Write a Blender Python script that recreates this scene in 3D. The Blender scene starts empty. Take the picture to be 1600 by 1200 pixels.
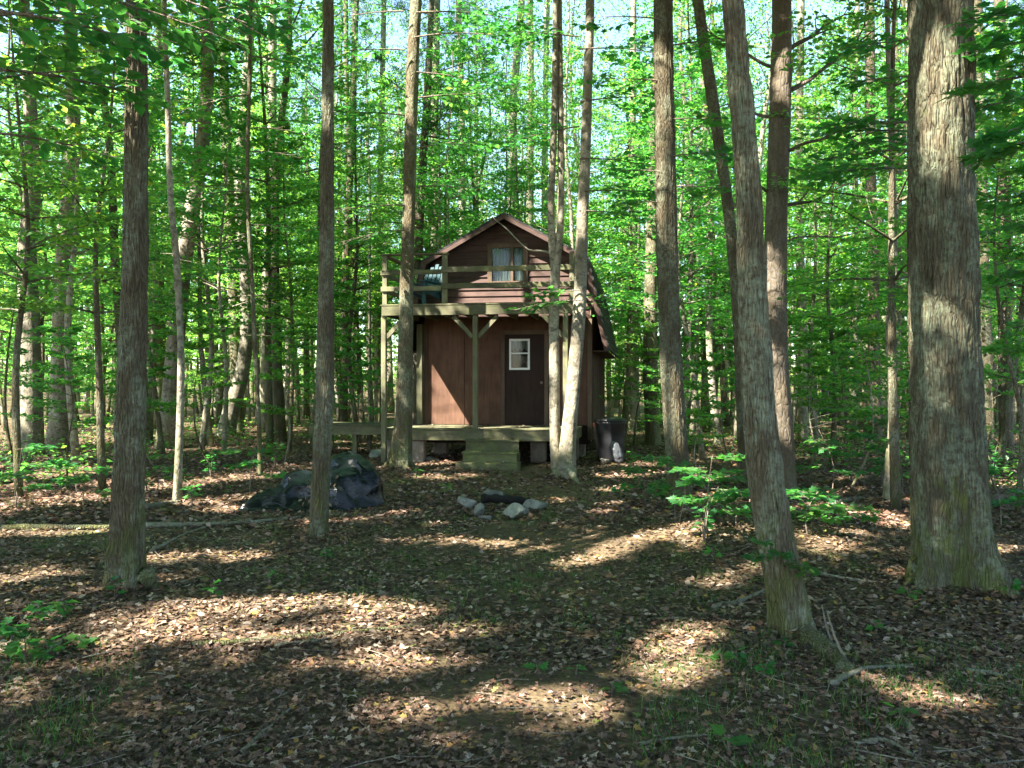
import bpy, math, random
import numpy as np
from mathutils import Vector, Matrix

# ------------------------------------------------------------------ camera, sky, sun, exposure
scene = bpy.context.scene
col = scene.collection
CAM_H = 1.65
FPX = 1331.0                       # focal length in pixels of the 1600 px wide photograph
cam_d = bpy.data.cameras.new('camera')
cam_d.sensor_width = 36.0
cam_d.lens = 36.0 * FPX / 1600.0
cam_d.clip_start = 0.05
cam_d.clip_end = 2000.0
cam = bpy.data.objects.new('camera', cam_d)
col.objects.link(cam)
cam.location = (0, 0, CAM_H)
cam.rotation_euler = (math.radians(90), 0, 0)
scene.camera = cam

SUN_DIR = Vector((1.0, 0.75, -1.38)).normalized()      # direction the light travels
TO_SUN = -SUN_DIR
elev = math.asin(TO_SUN.z)
azim = math.atan2(TO_SUN.x, TO_SUN.y)
world = bpy.data.worlds.new('World')
scene.world = world
world.use_nodes = True
wn = world.node_tree
sky = wn.nodes.new('ShaderNodeTexSky')
sky.sky_type = 'NISHITA'
sky.sun_disc = False
sky.sun_elevation = elev
sky.sun_rotation = azim % (2 * math.pi)
sky.air_density = 1.0
sky.dust_density = 0.6
sky.ozone_density = 1.5
bg = wn.nodes['Background']
bg.inputs['Strength'].default_value = 0.075
wn.links.new(sky.outputs[0], bg.inputs[0])

sun_d = bpy.data.lights.new('sun', 'SUN')
sun_d.energy = 5.0
sun_d.angle = math.radians(0.5)
sun_d.color = (1.0, 0.94, 0.83)
sun = bpy.data.objects.new('sun', sun_d)
col.objects.link(sun)
sun.location = (-20, -8, 40)
sun.rotation_euler = SUN_DIR.to_track_quat('-Z', 'Y').to_euler()

vs = scene.view_settings
vs.view_transform = 'Standard'
vs.look = 'None'
vs.gamma = 1.0
vs.use_curve_mapping = False
vs.exposure = 3.05
scene.render.engine = 'CYCLES'
cy = scene.cycles
cy.max_bounces = 6
cy.diffuse_bounces = 4
cy.glossy_bounces = 2
cy.transmission_bounces = 6
cy.transparent_max_bounces = 4
cy.caustics_reflective = False
cy.caustics_refractive = False
cy.sample_clamp_indirect = 6.0
cy.use_adaptive_sampling = True
cy.adaptive_threshold = 0.025
cy.use_denoising = True
cy.denoiser = 'OPENIMAGEDENOISE'

R = np.random.default_rng(7)
rnd = random.Random(11)


# ------------------------------------------------------------------ helpers: numbers
def hash3(ix, iy, iz):
    h = (ix * 374761393 + iy * 668265263 + iz * 2147483647 + 1013904223) & 0xFFFFFFFF
    h = ((h ^ (h >> 13)) * 1274126177) & 0xFFFFFFFF
    h = h ^ (h >> 16)
    return (h & 0xFFFF) / 65535.0


def vnoise(x, y, z):
    x, y, z = np.broadcast_arrays(np.asarray(x, float), np.asarray(y, float), np.asarray(z, float))
    ix, iy, iz = [np.floor(v).astype(np.int64) for v in (x, y, z)]
    fx, fy, fz = x - ix, y - iy, z - iz
    fx, fy, fz = [f * f * (3 - 2 * f) for f in (fx, fy, fz)]
    o = 0
    for a in (0, 1):
        for b in (0, 1):
            for c in (0, 1):
                w = (fx if a else 1 - fx) * (fy if b else 1 - fy) * (fz if c else 1 - fz)
                o = o + w * hash3(ix + a, iy + b, iz + c)
    return o


def gz(x, y):
    """height of the forest floor"""
    x = np.asarray(x, float); y = np.asarray(y, float)
    h = (vnoise(x * 0.35 + 9, y * 0.35, 3.3) - 0.5) * 0.16 + (vnoise(x * 1.3, y * 1.3 + 4, 8.3) - 0.5) * 0.05
    h = h + (vnoise(x * 0.06 + 2, y * 0.06, 1.3) - 0.5) * 0.5 * np.clip((y - 24) / 20, 0, 1)
    h = h + 0.035 * np.clip(y - 45, 0, 120) + 0.02 * np.clip(np.abs(x) - 30, 0, 80)
    # low swell right of the path, and the worn hollow of the path itself
    h = h + 0.16 * np.exp(-(((x - 2.6) / 1.5) ** 2 + ((y - 9.2) / 1.6) ** 2))
    h = h - 0.07 * np.exp(-((x - 0.2) / 1.0) ** 2) * np.clip((y - 2) / 4, 0, 1) * np.clip((18 - y) / 4, 0, 1)
    return h


def gzf(x, y):
    return float(gz(x, y))


def at(px, py, D):
    """point seen at a photograph pixel, at distance D along the view"""
    return Vector(((px - 800.0) / FPX * D, D, CAM_H + (600.0 - py) / FPX * D))


def on_ground(px, py):
    D = FPX * CAM_H / (py - 600.0)
    x = (px - 800.0) / FPX * D
    return Vector((x, D, gzf(x, D)))


# ------------------------------------------------------------------ helpers: meshes and objects
def mesh_np(name, verts, faces_flat, sizes, smooth=False):
    me = bpy.data.meshes.new(name)
    verts = np.asarray(verts, np.float32).reshape(-1, 3)
    faces_flat = np.asarray(faces_flat, np.int32)
    sizes = np.asarray(sizes, np.int32)
    me.vertices.add(len(verts))
    me.vertices.foreach_set('co', verts.ravel())
    me.loops.add(len(faces_flat))
    me.loops.foreach_set('vertex_index', faces_flat)
    me.polygons.add(len(sizes))
    st = np.zeros(len(sizes), np.int32)
    st[1:] = np.cumsum(sizes)[:-1]
    me.polygons.foreach_set('loop_start', st)
    try:
        me.polygons.foreach_set('loop_total', sizes)
    except Exception:
        pass
    me.polygons.foreach_set('use_smooth', np.full(len(sizes), smooth))
    me.update(calc_edges=True)
    me.validate()
    return me


def link(name, data, m=None, parent=None):
    o = bpy.data.objects.new(name, data)
    col.objects.link(o)
    if m is not None and data is not None:
        if len(data.materials) == 0:
            data.materials.append(m)
    if parent is not None:
        o.parent = parent
    return o


def thing(name, label, cat, loc=(0, 0, 0), rz=0.0, group=None):
    o = link(name, None)
    o.location = loc
    o.rotation_euler = (0, 0, rz)
    o.empty_display_size = 0.2
    tag(o, label, cat, group)
    return o


def tag(o, label=None, cat=None, group=None, kind=None):
    if label: o['label'] = label
    if cat: o['category'] = cat
    if group: o['group'] = group
    if kind: o['kind'] = kind
    return o


class MB:
    """collects shapes for one mesh"""
    def __init__(self):
        self.v = []; self.f = []; self.s = []; self.n = 0

    def add(self, verts, faces):
        verts = np.asarray(verts, float).reshape(-1, 3)
        self.v.append(verts)
        for f in faces:
            self.f.extend([i + self.n for i in f]); self.s.append(len(f))
        self.n += len(verts)
        return self

    def box(self, lo, hi, bev=0.0):
        x0, y0, z0 = lo; x1, y1, z1 = hi
        if bev <= 0:
            v = [(x0, y0, z0), (x1, y0, z0), (x1, y1, z0), (x0, y1, z0), (x0, y0, z1), (x1, y0, z1), (x1, y1, z1), (x0, y1, z1)]
            f = [(3, 2, 1, 0), (4, 5, 6, 7), (0, 1, 5, 4), (1, 2, 6, 5), (2, 3, 7, 6), (3, 0, 4, 7)]
            return self.add(v, f)
        b = min(bev, (x1 - x0) * .45, (y1 - y0) * .45, (z1 - z0) * .45)
        v = []
        for sx in (0, 1):
            for sy in (0, 1):
                for sz in (0, 1):
                    X = x1 if sx else x0; Y = y1 if sy else y0; Z = z1 if sz else z0
                    dx = -b if sx else b; dy = -b if sy else b; dz = -b if sz else b
                    v += [(X, Y + dy, Z + dz), (X + dx, Y, Z + dz), (X + dx, Y + dy, Z)]
        def i(sx, sy, sz, k): return (sx * 4 + sy * 2 + sz) * 3 + k
        f = [(i(0,0,0,0), i(0,0,1,0), i(0,1,1,0), i(0,1,0,0)), (i(1,0,0,0), i(1,1,0,0), i(1,1,1,0), i(1,0,1,0)),
             (i(0,0,0,1), i(1,0,0,1), i(1,0,1,1), i(0,0,1,1)), (i(0,1,0,1), i(0,1,1,1), i(1,1,1,1), i(1,1,0,1)),
             (i(0,0,0,2), i(0,1,0,2), i(1,1,0,2), i(1,0,0,2)), (i(0,0,1,2), i(1,0,1,2), i(1,1,1,2), i(0,1,1,2))]
        for sx in (0, 1):
            for sy in (0, 1):
                q = (i(sx,sy,0,0), i(sx,sy,0,1), i(sx,sy,1,1), i(sx,sy,1,0))
                f.append(q if (sx ^ sy) == 0 else q[::-1])
        for sx in (0, 1):
            for sz in (0, 1):
                q = (i(sx,0,sz,0), i(sx,1,sz,0), i(sx,1,sz,2), i(sx,0,sz,2))
                f.append(q if (sx ^ sz) == 0 else q[::-1])
        for sy in (0, 1):
            for sz in (0, 1):
                q = (i(0,sy,sz,1), i(0,sy,sz,2), i(1,sy,sz,2), i(1,sy,sz,1))
                f.append(q if (sy ^ sz) == 0 else q[::-1])
        for sx in (0, 1):
            for sy in (0, 1):
                for sz in (0, 1):
                    t = (i(sx,sy,sz,0), i(sx,sy,sz,1), i(sx,sy,sz,2))
                    f.append(t if (sx ^ sy ^ sz) else t[::-1])
        return self.add(v, f)

    def beam(self, a, b, w, h, up=(0, 0, 1)):
        """a square-section bar from a to b, w across and h along up"""
        a = Vector(a); b = Vector(b); d = (b - a).normalized()
        s = d.cross(Vector(up))
        if s.length < 1e-4: s = d.cross(Vector((0, 1, 0)))
        s.normalize(); u = s.cross(d).normalized()
        v = []
        for p in (a, b):
            for (i, j) in ((-1, -1), (1, -1), (1, 1), (-1, 1)):
                v.append(tuple(p + s * (i * w / 2) + u * (j * h / 2)))
        return self.add(v, [(0, 1, 2, 3), (7, 6, 5, 4), (0, 4, 5, 1), (1, 5, 6, 2), (2, 6, 7, 3), (3, 7, 4, 0)])

    def prism_y(self, poly, y0, y1):
        """polygon of (x, z) pushed from y0 to y1"""
        n = len(poly)
        v = [(x, y0, z) for x, z in poly] + [(x, y1, z) for x, z in poly]
        f = [tuple(range(n)), tuple(range(2 * n - 1, n - 1, -1))]
        for k in range(n):
            j = (k + 1) % n
            f.append((k, k + n, j + n, j))
        return self.add(v, f)

    def tube(self, pts, radii, n=8, cap=True):
        v, f = tube_arrays(pts, radii, n, cap)
        return self.add(v, f)

    def mesh(self, name, smooth=False):
        return mesh_np(name, np.concatenate(self.v), self.f, self.s, smooth)

    def build(self, name, m, parent=None, smooth=False):
        return link(name, self.mesh(name, smooth), m, parent)


def frames(pts):
    pts = np.asarray(pts, float)
    t = np.gradient(pts, axis=0)
    t /= np.linalg.norm(t, axis=1)[:, None] + 1e-12
    ref = np.array([0.0, 1.0, 0.0]) if abs(t[:, 1]).mean() < 0.8 else np.array([1.0, 0, 0])
    s = np.cross(t, ref); s /= np.linalg.norm(s, axis=1)[:, None] + 1e-12
    u = np.cross(s, t)
    return t, s, u


def tube_arrays(pts, radii, n=8, cap=True):
    pts = np.asarray(pts, float); radii = np.asarray(radii, float)
    m = len(pts)
    t, s, u = frames(pts)
    th = np.arange(n) / n * 2 * np.pi
    v = pts[:, None, :] + radii[:, None, None] * (np.cos(th)[None, :, None] * s[:, None, :] + np.sin(th)[None, :, None] * u[:, None, :])
    v = v.reshape(-1, 3)
    f = []
    for i in range(m - 1):
        for j in range(n):
            k = (j + 1) % n
            f.append((i * n + k, i * n + j, (i + 1) * n + j, (i + 1) * n + k))
    if cap:
        f.append(tuple(range(n)))
        f.append(tuple((m - 1) * n + j for j in range(n - 1, -1, -1)))
    return v, f


def smooth_path(pts, n):
    """Catmull-Rom through the points (columns may carry radii too)"""
    p = np.asarray(pts, float)
    if len(p) == 2:
        k = np.linspace(0, 1, n)[:, None]
        return p[0] * (1 - k) + p[1] * k
    q = np.vstack([2 * p[0] - p[1], p, 2 * p[-1] - p[-2]])
    seg = len(p) - 1
    out = []
    for t in np.linspace(0, seg - 1e-9, n):
        i = int(t); f = t - i
        a, b, c, d = q[i], q[i + 1], q[i + 2], q[i + 3]
        out.append(0.5 * ((2 * b) + (c - a) * f + (2 * a - 5 * b + 4 * c - d) * f * f + (3 * b - a - 3 * c + d) * f ** 3))
    return np.array(out)


# ------------------------------------------------------------------ materials
def new_mat(name):
    m = bpy.data.materials.new(name)
    m.use_nodes = True
    nt = m.node_tree
    return m, nt, nt.nodes['Principled BSDF'], nt.nodes['Material Output']


def node(nt, kind, **kw):
    n = nt.nodes.new(kind)
    for k, v in kw.items():
        if k.startswith('i_'):
            key = k[2:]
            key = int(key) if key.isdigit() else key
            n.inputs[key].default_value = v
        else:
            setattr(n, k, v)
    return n


def ramp(nt, stops, src=None, mode='LINEAR'):
    r = nt.nodes.new('ShaderNodeValToRGB')
    r.color_ramp.interpolation = mode
    el = r.color_ramp.elements
    while len(el) < len(stops): el.new(0.5)
    for e, (p, c) in zip(el, stops):
        e.position = p
        e.color = (*c, 1.0) if len(c) == 3 else c
    if src is not None: nt.links.new(src, r.inputs[0])
    return r


def tex_noise(nt, vec, scale, detail=4, rough=0.55, dist=0.0):
    n = node(nt, 'ShaderNodeTexNoise')
    n.inputs['Scale'].default_value = scale
    n.inputs['Detail'].default_value = detail
    n.inputs['Roughness'].default_value = rough
    n.inputs['Distortion'].default_value = dist
    if vec is not None: nt.links.new(vec, n.inputs['Vector'])
    return n


def mapping(nt, src, scale=(1, 1, 1), loc=(0, 0, 0)):
    mp = node(nt, 'ShaderNodeMapping')
    mp.inputs['Scale'].default_value = scale
    mp.inputs['Location'].default_value = loc
    nt.links.new(src, mp.inputs['Vector'])
    return mp.outputs[0]


def mixc(nt, fac, a, b, blend='MIX'):
    m = node(nt, 'ShaderNodeMix', data_type='RGBA', blend_type=blend)
    for sock, val in ((m.inputs[0], fac), (m.inputs[6], a), (m.inputs[7], b)):
        if isinstance(val, (int, float)): sock.default_value = val
        elif isinstance(val, tuple): sock.default_value = (*val, 1.0) if len(val) == 3 else val
        else: nt.links.new(val, sock)
    return m.outputs[2]


def bump(nt, h, strength, dist, bsdf):
    b = node(nt, 'ShaderNodeBump')
    b.inputs['Strength'].default_value = strength
    b.inputs['Distance'].default_value = dist
    nt.links.new(h, b.inputs['Height'])
    nt.links.new(b.outputs[0], bsdf.inputs['Normal'])


def leaf_mat(name, stops, trans, tfac=0.45, rough=0.42, spec=0.35):
    m, nt, p, out = new_mat(name)
    g = node(nt, 'ShaderNodeNewGeometry')
    oi = node(nt, 'ShaderNodeObjectInfo')
    r = ramp(nt, stops, g.outputs['Random Per Island'])
    hs = node(nt, 'ShaderNodeHueSaturation')
    mr = node(nt, 'ShaderNodeMapRange'); mr.inputs[3].default_value = 0.475; mr.inputs[4].default_value = 0.525
    nt.links.new(oi.outputs['Random'], mr.inputs[0])
    nt.links.new(mr.outputs[0], hs.inputs['Hue'])
    nt.links.new(r.outputs[0], hs.inputs['Color'])
    nt.links.new(hs.outputs[0], p.inputs['Base Color'])
    p.inputs['Roughness'].default_value = rough
    p.inputs['Specular IOR Level'].default_value = spec
    tr = node(nt, 'ShaderNodeBsdfTranslucent')
    tc = mixc(nt, 1.0, hs.outputs[0], trans, 'MULTIPLY')
    nt.links.new(tc, tr.inputs[0])
    mx = node(nt, 'ShaderNodeMixShader'); mx.inputs[0].default_value = tfac
    nt.links.new(p.outputs[0], mx.inputs[1]); nt.links.new(tr.outputs[0], mx.inputs[2])
    nt.links.new(mx.outputs[0], out.inputs[0])
    return m


GREEN = [(0.0, (0.024, 0.085, 0.026)), (0.45, (0.042, 0.128, 0.034)), (0.85, (0.07, 0.165, 0.036)), (0.98, (0.11, 0.19, 0.036)), (1.0, (0.2, 0.2, 0.04))]
M_LEAF = leaf_mat('leaf_broad', GREEN, (4.0, 3.95, 2.0), 0.55)
M_LEAF_NEAR = leaf_mat('leaf_maple', [(0.0, (0.024, 0.09, 0.028)), (0.6, (0.04, 0.13, 0.034)), (0.95, (0.065, 0.16, 0.034)), (1.0, (0.15, 0.17, 0.04))], (2.9, 3.6, 1.9), 0.45)
M_NEEDLE = leaf_mat('pine_needles', [(0.0, (0.02, 0.06, 0.02)), (0.6, (0.035, 0.09, 0.03)), (1.0, (0.07, 0.12, 0.04))], (1.8, 2.0, 1.2), 0.3, 0.5)
M_LITTER = leaf_mat('dead_leaves', [(0.0, (0.04, 0.029, 0.018)), (0.35, (0.085, 0.06, 0.038)), (0.58, (0.15, 0.105, 0.064)), (0.72, (0.19, 0.108, 0.058)), (0.86, (0.25, 0.188, 0.125)), (0.955, (0.37, 0.30, 0.225)), (0.975, (0.32, 0.2, 0.05)), (1.0, (0.10, 0.15, 0.035))], (1.2, 1.1, 0.9), 0.18, 0.65, 0.3)
M_GRASS = leaf_mat('grass_blades', [(0.0, (0.03, 0.09, 0.02)), (0.7, (0.06, 0.14, 0.025)), (1.0, (0.2, 0.19, 0.07))], (2.0, 2.2, 1.2), 0.4, 0.5)


def bark_mat(name, dark, light, lichen, lichen_amt, moss=0.0, zs=0.16, scale=26.0, strength=0.9, blotch=0.0):
    m, nt, p, out = new_mat(name)
    tc = node(nt, 'ShaderNodeTexCoord').outputs['Object']
    oi = node(nt, 'ShaderNodeObjectInfo')
    wob = tex_noise(nt, tc, 3.0, 2)
    ad = node(nt, 'ShaderNodeVectorMath', operation='MULTIPLY_ADD')
    nt.links.new(wob.outputs['Color'], ad.inputs[0]); ad.inputs[1].default_value = (0.08, 0.08, 0.08); nt.links.new(tc, ad.inputs[2])
    v = mapping(nt, ad.outputs[0], (1, 1, zs))
    vo = node(nt, 'ShaderNodeTexVoronoi', feature='DISTANCE_TO_EDGE'); vo.inputs['Scale'].default_value = scale
    nt.links.new(v, vo.inputs['Vector'])
    fr = ramp(nt, [(0.0, (0, 0, 0)), (0.16, (0.7,) * 3), (0.5, (1, 1, 1))], vo.outputs['Distance'])
    fine = tex_noise(nt, mapping(nt, tc, (1, 1, 0.35)), 70, 5, 0.65)
    broad = tex_noise(nt, mapping(nt, tc, (1, 1, 0.4)), 4.5, 4, 0.6)
    c1 = mixc(nt, ramp(nt, [(0.3, (0, 0, 0)), (0.72, (1, 1, 1))], fine.outputs[0]).outputs[0], dark, light)
    c1 = mixc(nt, mixc(nt, 1.0, fr.outputs[0], (0.75, 0.75, 0.75), 'MULTIPLY'), mixc(nt, 0.5, c1, dark), c1)
    lich = ramp(nt, [(0.44, (0, 0, 0)), (0.58, (lichen_amt,) * 3)], broad.outputs[0])
    lf = mixc(nt, 1.0, lich.outputs[0], ramp(nt, [(0.38, (0, 0, 0)), (0.6, (1, 1, 1))], tex_noise(nt, tc, 22, 5, 0.7).outputs[0]).outputs[0], 'MULTIPLY')
    c2 = mixc(nt, lf, c1, lichen)
    if blotch:
        bl = tex_noise(nt, mapping(nt, tc, (1, 1, 1.3)), 9, 3, 0.6)
        c2 = mixc(nt, ramp(nt, [(0.52, (0, 0, 0)), (0.6, (blotch,) * 3)], bl.outputs[0]).outputs[0], c2, (dark[0] * .6, dark[1] * .6, dark[2] * .6))
    if moss:
        ms = tex_noise(nt, mapping(nt, tc, (1, 1, 0.6), (3, 1, 7)), 6.5, 5, 0.7)
        gn = node(nt, 'ShaderNodeSeparateXYZ'); nt.links.new(tc, gn.inputs[0])
        low = node(nt, 'ShaderNodeMapRange'); nt.links.new(gn.outputs[2], low.inputs[0])
        low.inputs[1].default_value = 1.6; low.inputs[2].default_value = 0.0; low.inputs[3].default_value = -0.06; low.inputs[4].default_value = 0.16
        sm = node(nt, 'ShaderNodeMath', operation='ADD'); nt.links.new(ms.outputs[0], sm.inputs[0]); nt.links.new(low.outputs[0], sm.inputs[1])
        c2 = mixc(nt, ramp(nt, [(0.55, (0, 0, 0)), (0.68, (moss,) * 3)], sm.outputs[0]).outputs[0], c2, (0.085, 0.105, 0.022))
    hs = node(nt, 'ShaderNodeHueSaturation')
    mr = node(nt, 'ShaderNodeMapRange'); mr.inputs[3].default_value = 0.8; mr.inputs[4].default_value = 1.2
    nt.links.new(oi.outputs['Random'], mr.inputs[0]); nt.links.new(mr.outputs[0], hs.inputs['Value'])
    nt.links.new(c2, hs.inputs['Color'])
    nt.links.new(hs.outputs[0], p.inputs['Base Color'])
    p.inputs['Roughness'].default_value = 0.9
    p.inputs['Specular IOR Level'].default_value = 0.15
    hh = mixc(nt, 0.35, fr.outputs[0], fine.outputs['Color'])
    bump(nt, hh, strength, 0.02, p)
    return m


M_OAK = bark_mat('bark_furrowed', (0.065, 0.049, 0.028), (0.185, 0.157, 0.10), (0.225, 0.245, 0.165), 0.8, 0.5, 0.15, 46.0, 1.0)
M_BIGOAK = bark_mat('bark_old_oak', (0.055, 0.044, 0.026), (0.155, 0.135, 0.088), (0.195, 0.215, 0.14), 0.9, 0.65, 0.13, 38.0, 1.0)
M_PINE = bark_mat('bark_pine', (0.06, 0.047, 0.031), (0.155, 0.124, 0.086), (0.22, 0.2, 0.18), 0.35, 0.2, 0.35, 16.0)
M_PALE = bark_mat('bark_smooth_pale', (0.13, 0.11, 0.08), (0.29, 0.26, 0.19), (0.36, 0.35, 0.27), 0.7, 0.4, 0.6, 14.0, 0.35, 0.7)
M_TWIG = bark_mat('bark_twig', (0.10, 0.075, 0.055), (0.25, 0.2, 0.15), (0.3, 0.3, 0.26), 0.4)
M_DEADWOOD = bark_mat('dead_wood', (0.12, 0.1, 0.075), (0.28, 0.24, 0.19), (0.24, 0.26, 0.22), 0.6, 0.25, 0.1, 30.0, 0.7)


def wood_mat(name, a, b, green=0.0, axis_scale=(1, 1, 1), rough=0.8):
    m, nt, p, out = new_mat(name)
    tc = node(nt, 'ShaderNodeTexCoord').outputs['Object']
    oi = node(nt, 'ShaderNodeObjectInfo')
    ad = node(nt, 'ShaderNodeVectorMath', operation='ADD'); nt.links.new(tc, ad.inputs[0])
    sc = node(nt, 'ShaderNodeVectorMath', operation='SCALE'); sc.inputs[0].default_value = (7, 5, 3); nt.links.new(oi.outputs['Random'], sc.inputs[3])
    nt.links.new(sc.outputs[0], ad.inputs[1])
    v = mapping(nt, ad.outputs[0], axis_scale)
    n1 = tex_noise(nt, v, 14, 6, 0.65, 0.6)
    n2 = tex_noise(nt, ad.outputs[0], 2.2, 4, 0.6)
    c = mixc(nt, ramp(nt, [(0.3, (0, 0, 0)), (0.7, (1, 1, 1))], n1.outputs[0]).outputs[0], a, b)
    c = mixc(nt, ramp(nt, [(0.4, (0, 0, 0)), (0.75, (0.65,) * 3)], n2.outputs[0]).outputs[0], c, tuple(x * 0.55 for x in a))
    if green:
        n3 = tex_noise(nt, ad.outputs[0], 3.7, 5, 0.7)
        c = mixc(nt, ramp(nt, [(0.42, (0, 0, 0)), (0.62, (green,) * 3)], n3.outputs[0]).outputs[0], c, (0.15, 0.17, 0.055))
    hs = node(nt, 'ShaderNodeHueSaturation')
    mr = node(nt, 'ShaderNodeMapRange'); mr.inputs[3].default_value = 0.78; mr.inputs[4].default_value = 1.18
    nt.links.new(oi.outputs['Random'], mr.inputs[0]); nt.links.new(mr.outputs[0], hs.inputs['Value']); nt.links.new(c, hs.inputs['Color'])
    nt.links.new(hs.outputs[0], p.inputs['Base Color'])
    p.inputs['Roughness'].default_value = rough
    p.inputs['Specular IOR Level'].default_value = 0.25
    bump(nt, n1.outputs[0], 0.35, 0.006, p)
    return m


M_DECK = wood_mat('weathered_treated_wood', (0.085, 0.077, 0.046), (0.17, 0.153, 0.10), 0.4, (0.25, 1, 1))
M_POST = wood_mat('weathered_post_wood', (0.11, 0.1, 0.06), (0.2, 0.183, 0.12), 0.4, (1, 1, 0.15))
M_SIDING = wood_mat('red_brown_lap_siding', (0.058, 0.034, 0.027), (0.11, 0.066, 0.054), 0.0, (0.15, 1, 1))
M_PANEL = wood_mat('brown_stained_plywood', (0.075, 0.037, 0.023), (0.125, 0.066, 0.042), 0.0, (1, 1, 0.12))
M_DOOR = wood_mat('dark_brown_door', (0.028, 0.015, 0.011), (0.048, 0.026, 0.019), 0.0, (1, 1, 0.12))
M_TRIM = wood_mat('brown_trim', (0.085, 0.052, 0.037), (0.14, 0.09, 0.066), 0.1, (1, 1, 0.15))
M_BOARD = wood_mat('grey_brown_vertical_board', (0.15, 0.11, 0.08), (0.27, 0.2, 0.15), 0.15, (1, 1, 0.12))
M_STEP = wood_mat('mossy_step_wood', (0.08, 0.076, 0.04), (0.15, 0.142, 0.08), 0.7, (0.25, 1, 1))


def plain_mat(name, c, rough=0.5, var=0.25, sc=6.0, bumpy=0.0, spec=0.4):
    m, nt, p, out = new_mat(name)
    tc = node(nt, 'ShaderNodeTexCoord').outputs['Object']
    n = tex_noise(nt, tc, sc, 5, 0.6)
    cc = mixc(nt, ramp(nt, [(0.35, (0, 0, 0)), (0.7, (1, 1, 1))], n.outputs[0]).outputs[0], tuple(x * (1 - var) for x in c), tuple(min(1, x * (1 + var)) for x in c))
    nt.links.new(cc, p.inputs['Base Color'])
    p.inputs['Roughness'].default_value = rough
    p.inputs['Specular IOR Level'].default_value = spec
    if bumpy:
        n2 = tex_noise(nt, tc, sc * 4, 6, 0.65)
        bump(nt, n2.outputs[0], bumpy, 0.02, p)
    return m


M_SHINGLE = plain_mat('dark_asphalt_shingle', (0.05, 0.048, 0.046), 0.9, 0.35, 14, 0.5, 0.2)
M_WHITE = plain_mat('white_window_paint', (0.72, 0.72, 0.66), 0.5, 0.08)
M_CURTAIN = plain_mat('green_reflection_curtain_cloth', (0.26, 0.36, 0.29), 0.9, 0.15, 3.0, 0.0, 0.1)  # curtain cloth; the green of the window's reflection is put into its colour
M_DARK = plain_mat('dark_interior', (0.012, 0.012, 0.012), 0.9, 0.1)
M_TEAL = plain_mat('teal_plastic', (0.01, 0.05, 0.06), 0.7, 0.2, 5)
M_BLACKBIN = plain_mat('black_plastic_bin', (0.016, 0.016, 0.018), 0.4, 0.3, 4, 0.05)
M_BAG = plain_mat('pale_plastic_bag', (0.075, 0.08, 0.088), 0.35, 0.2, 8, 0.2)
M_ORANGE = plain_mat('orange_plastic', (0.5, 0.13, 0.05), 0.4, 0.15)
M_BLUE = plain_mat('pale_blue_enamel', (0.35, 0.45, 0.55), 0.4, 0.15)
M_BLOCK = plain_mat('concrete_block', (0.2, 0.165, 0.13), 0.9, 0.2, 9, 0.5, 0.2)
M_CHAR = plain_mat('charred_wood', (0.018, 0.015, 0.013), 0.85, 0.4, 12, 0.8, 0.2)


def rock_mat():
    m, nt, p, out = new_mat('pale_field_stone')
    tc = node(nt, 'ShaderNodeTexCoord').outputs['Object']
    oi = node(nt, 'ShaderNodeObjectInfo')
    ad = node(nt, 'ShaderNodeVectorMath', operation='ADD'); nt.links.new(tc, ad.inputs[0]); nt.links.new(oi.outputs['Location'], ad.inputs[1])
    n = tex_noise(nt, ad.outputs[0], 7, 6, 0.65)
    n2 = tex_noise(nt, ad.outputs[0], 24, 5, 0.7)
    c = mixc(nt, ramp(nt, [(0.35, (0, 0, 0)), (0.62, (1, 1, 1))], n.outputs[0]).outputs[0], (0.085, 0.088, 0.07), (0.25, 0.245, 0.2))
    c = mixc(nt, ramp(nt, [(0.55, (0, 0, 0)), (0.7, (0.7,) * 3)], n2.outputs[0]).outputs[0], c, (0.16, 0.17, 0.13))
    nt.links.new(c, p.inputs['Base Color'])
    p.inputs['Roughness'].default_value = 0.85
    bump(nt, n2.outputs[0], 0.5, 0.02, p)
    return m


M_ROCK = rock_mat()


def tarp_mat():
    m, nt, p, out = new_mat('black_plastic_sheet')
    tc = node(nt, 'ShaderNodeTexCoord').outputs['Object']
    n = tex_noise(nt, tc, 3, 5, 0.6)
    c = mixc(nt, ramp(nt, [(0.4, (0, 0, 0)), (0.75, (1, 1, 1))], n.outputs[0]).outputs[0], (0.004, 0.005, 0.006), (0.010, 0.012, 0.015))
    nt.links.new(c, p.inputs['Base Color'])
    p.inputs['Roughness'].default_value = 0.2
    p.inputs['Specular IOR Level'].default_value = 0.3
    v = tex_noise(nt, mapping(nt, tc, (1, 2.2, 1)), 11, 4, 0.6, 1.2)
    bump(nt, v.outputs[0], 0.35, 0.03, p)
    return m


M_TARP = tarp_mat()


def glass_mat():
    m, nt, p, out = new_mat('window_glass')
    p.inputs['Base Color'].default_value = (0.02, 0.025, 0.025, 1)
    p.inputs['Roughness'].default_value = 0.04
    p.inputs['Specular IOR Level'].default_value = 0.6
    tr = node(nt, 'ShaderNodeBsdfTransparent')
    mx = node(nt, 'ShaderNodeMixShader'); mx.inputs[0].default_value = 0.65
    nt.links.new(p.outputs[0], mx.inputs[1]); nt.links.new(tr.outputs[0], mx.inputs[2])
    nt.links.new(mx.outputs[0], out.inputs[0])
    return m


M_GLASS = glass_mat()


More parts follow.
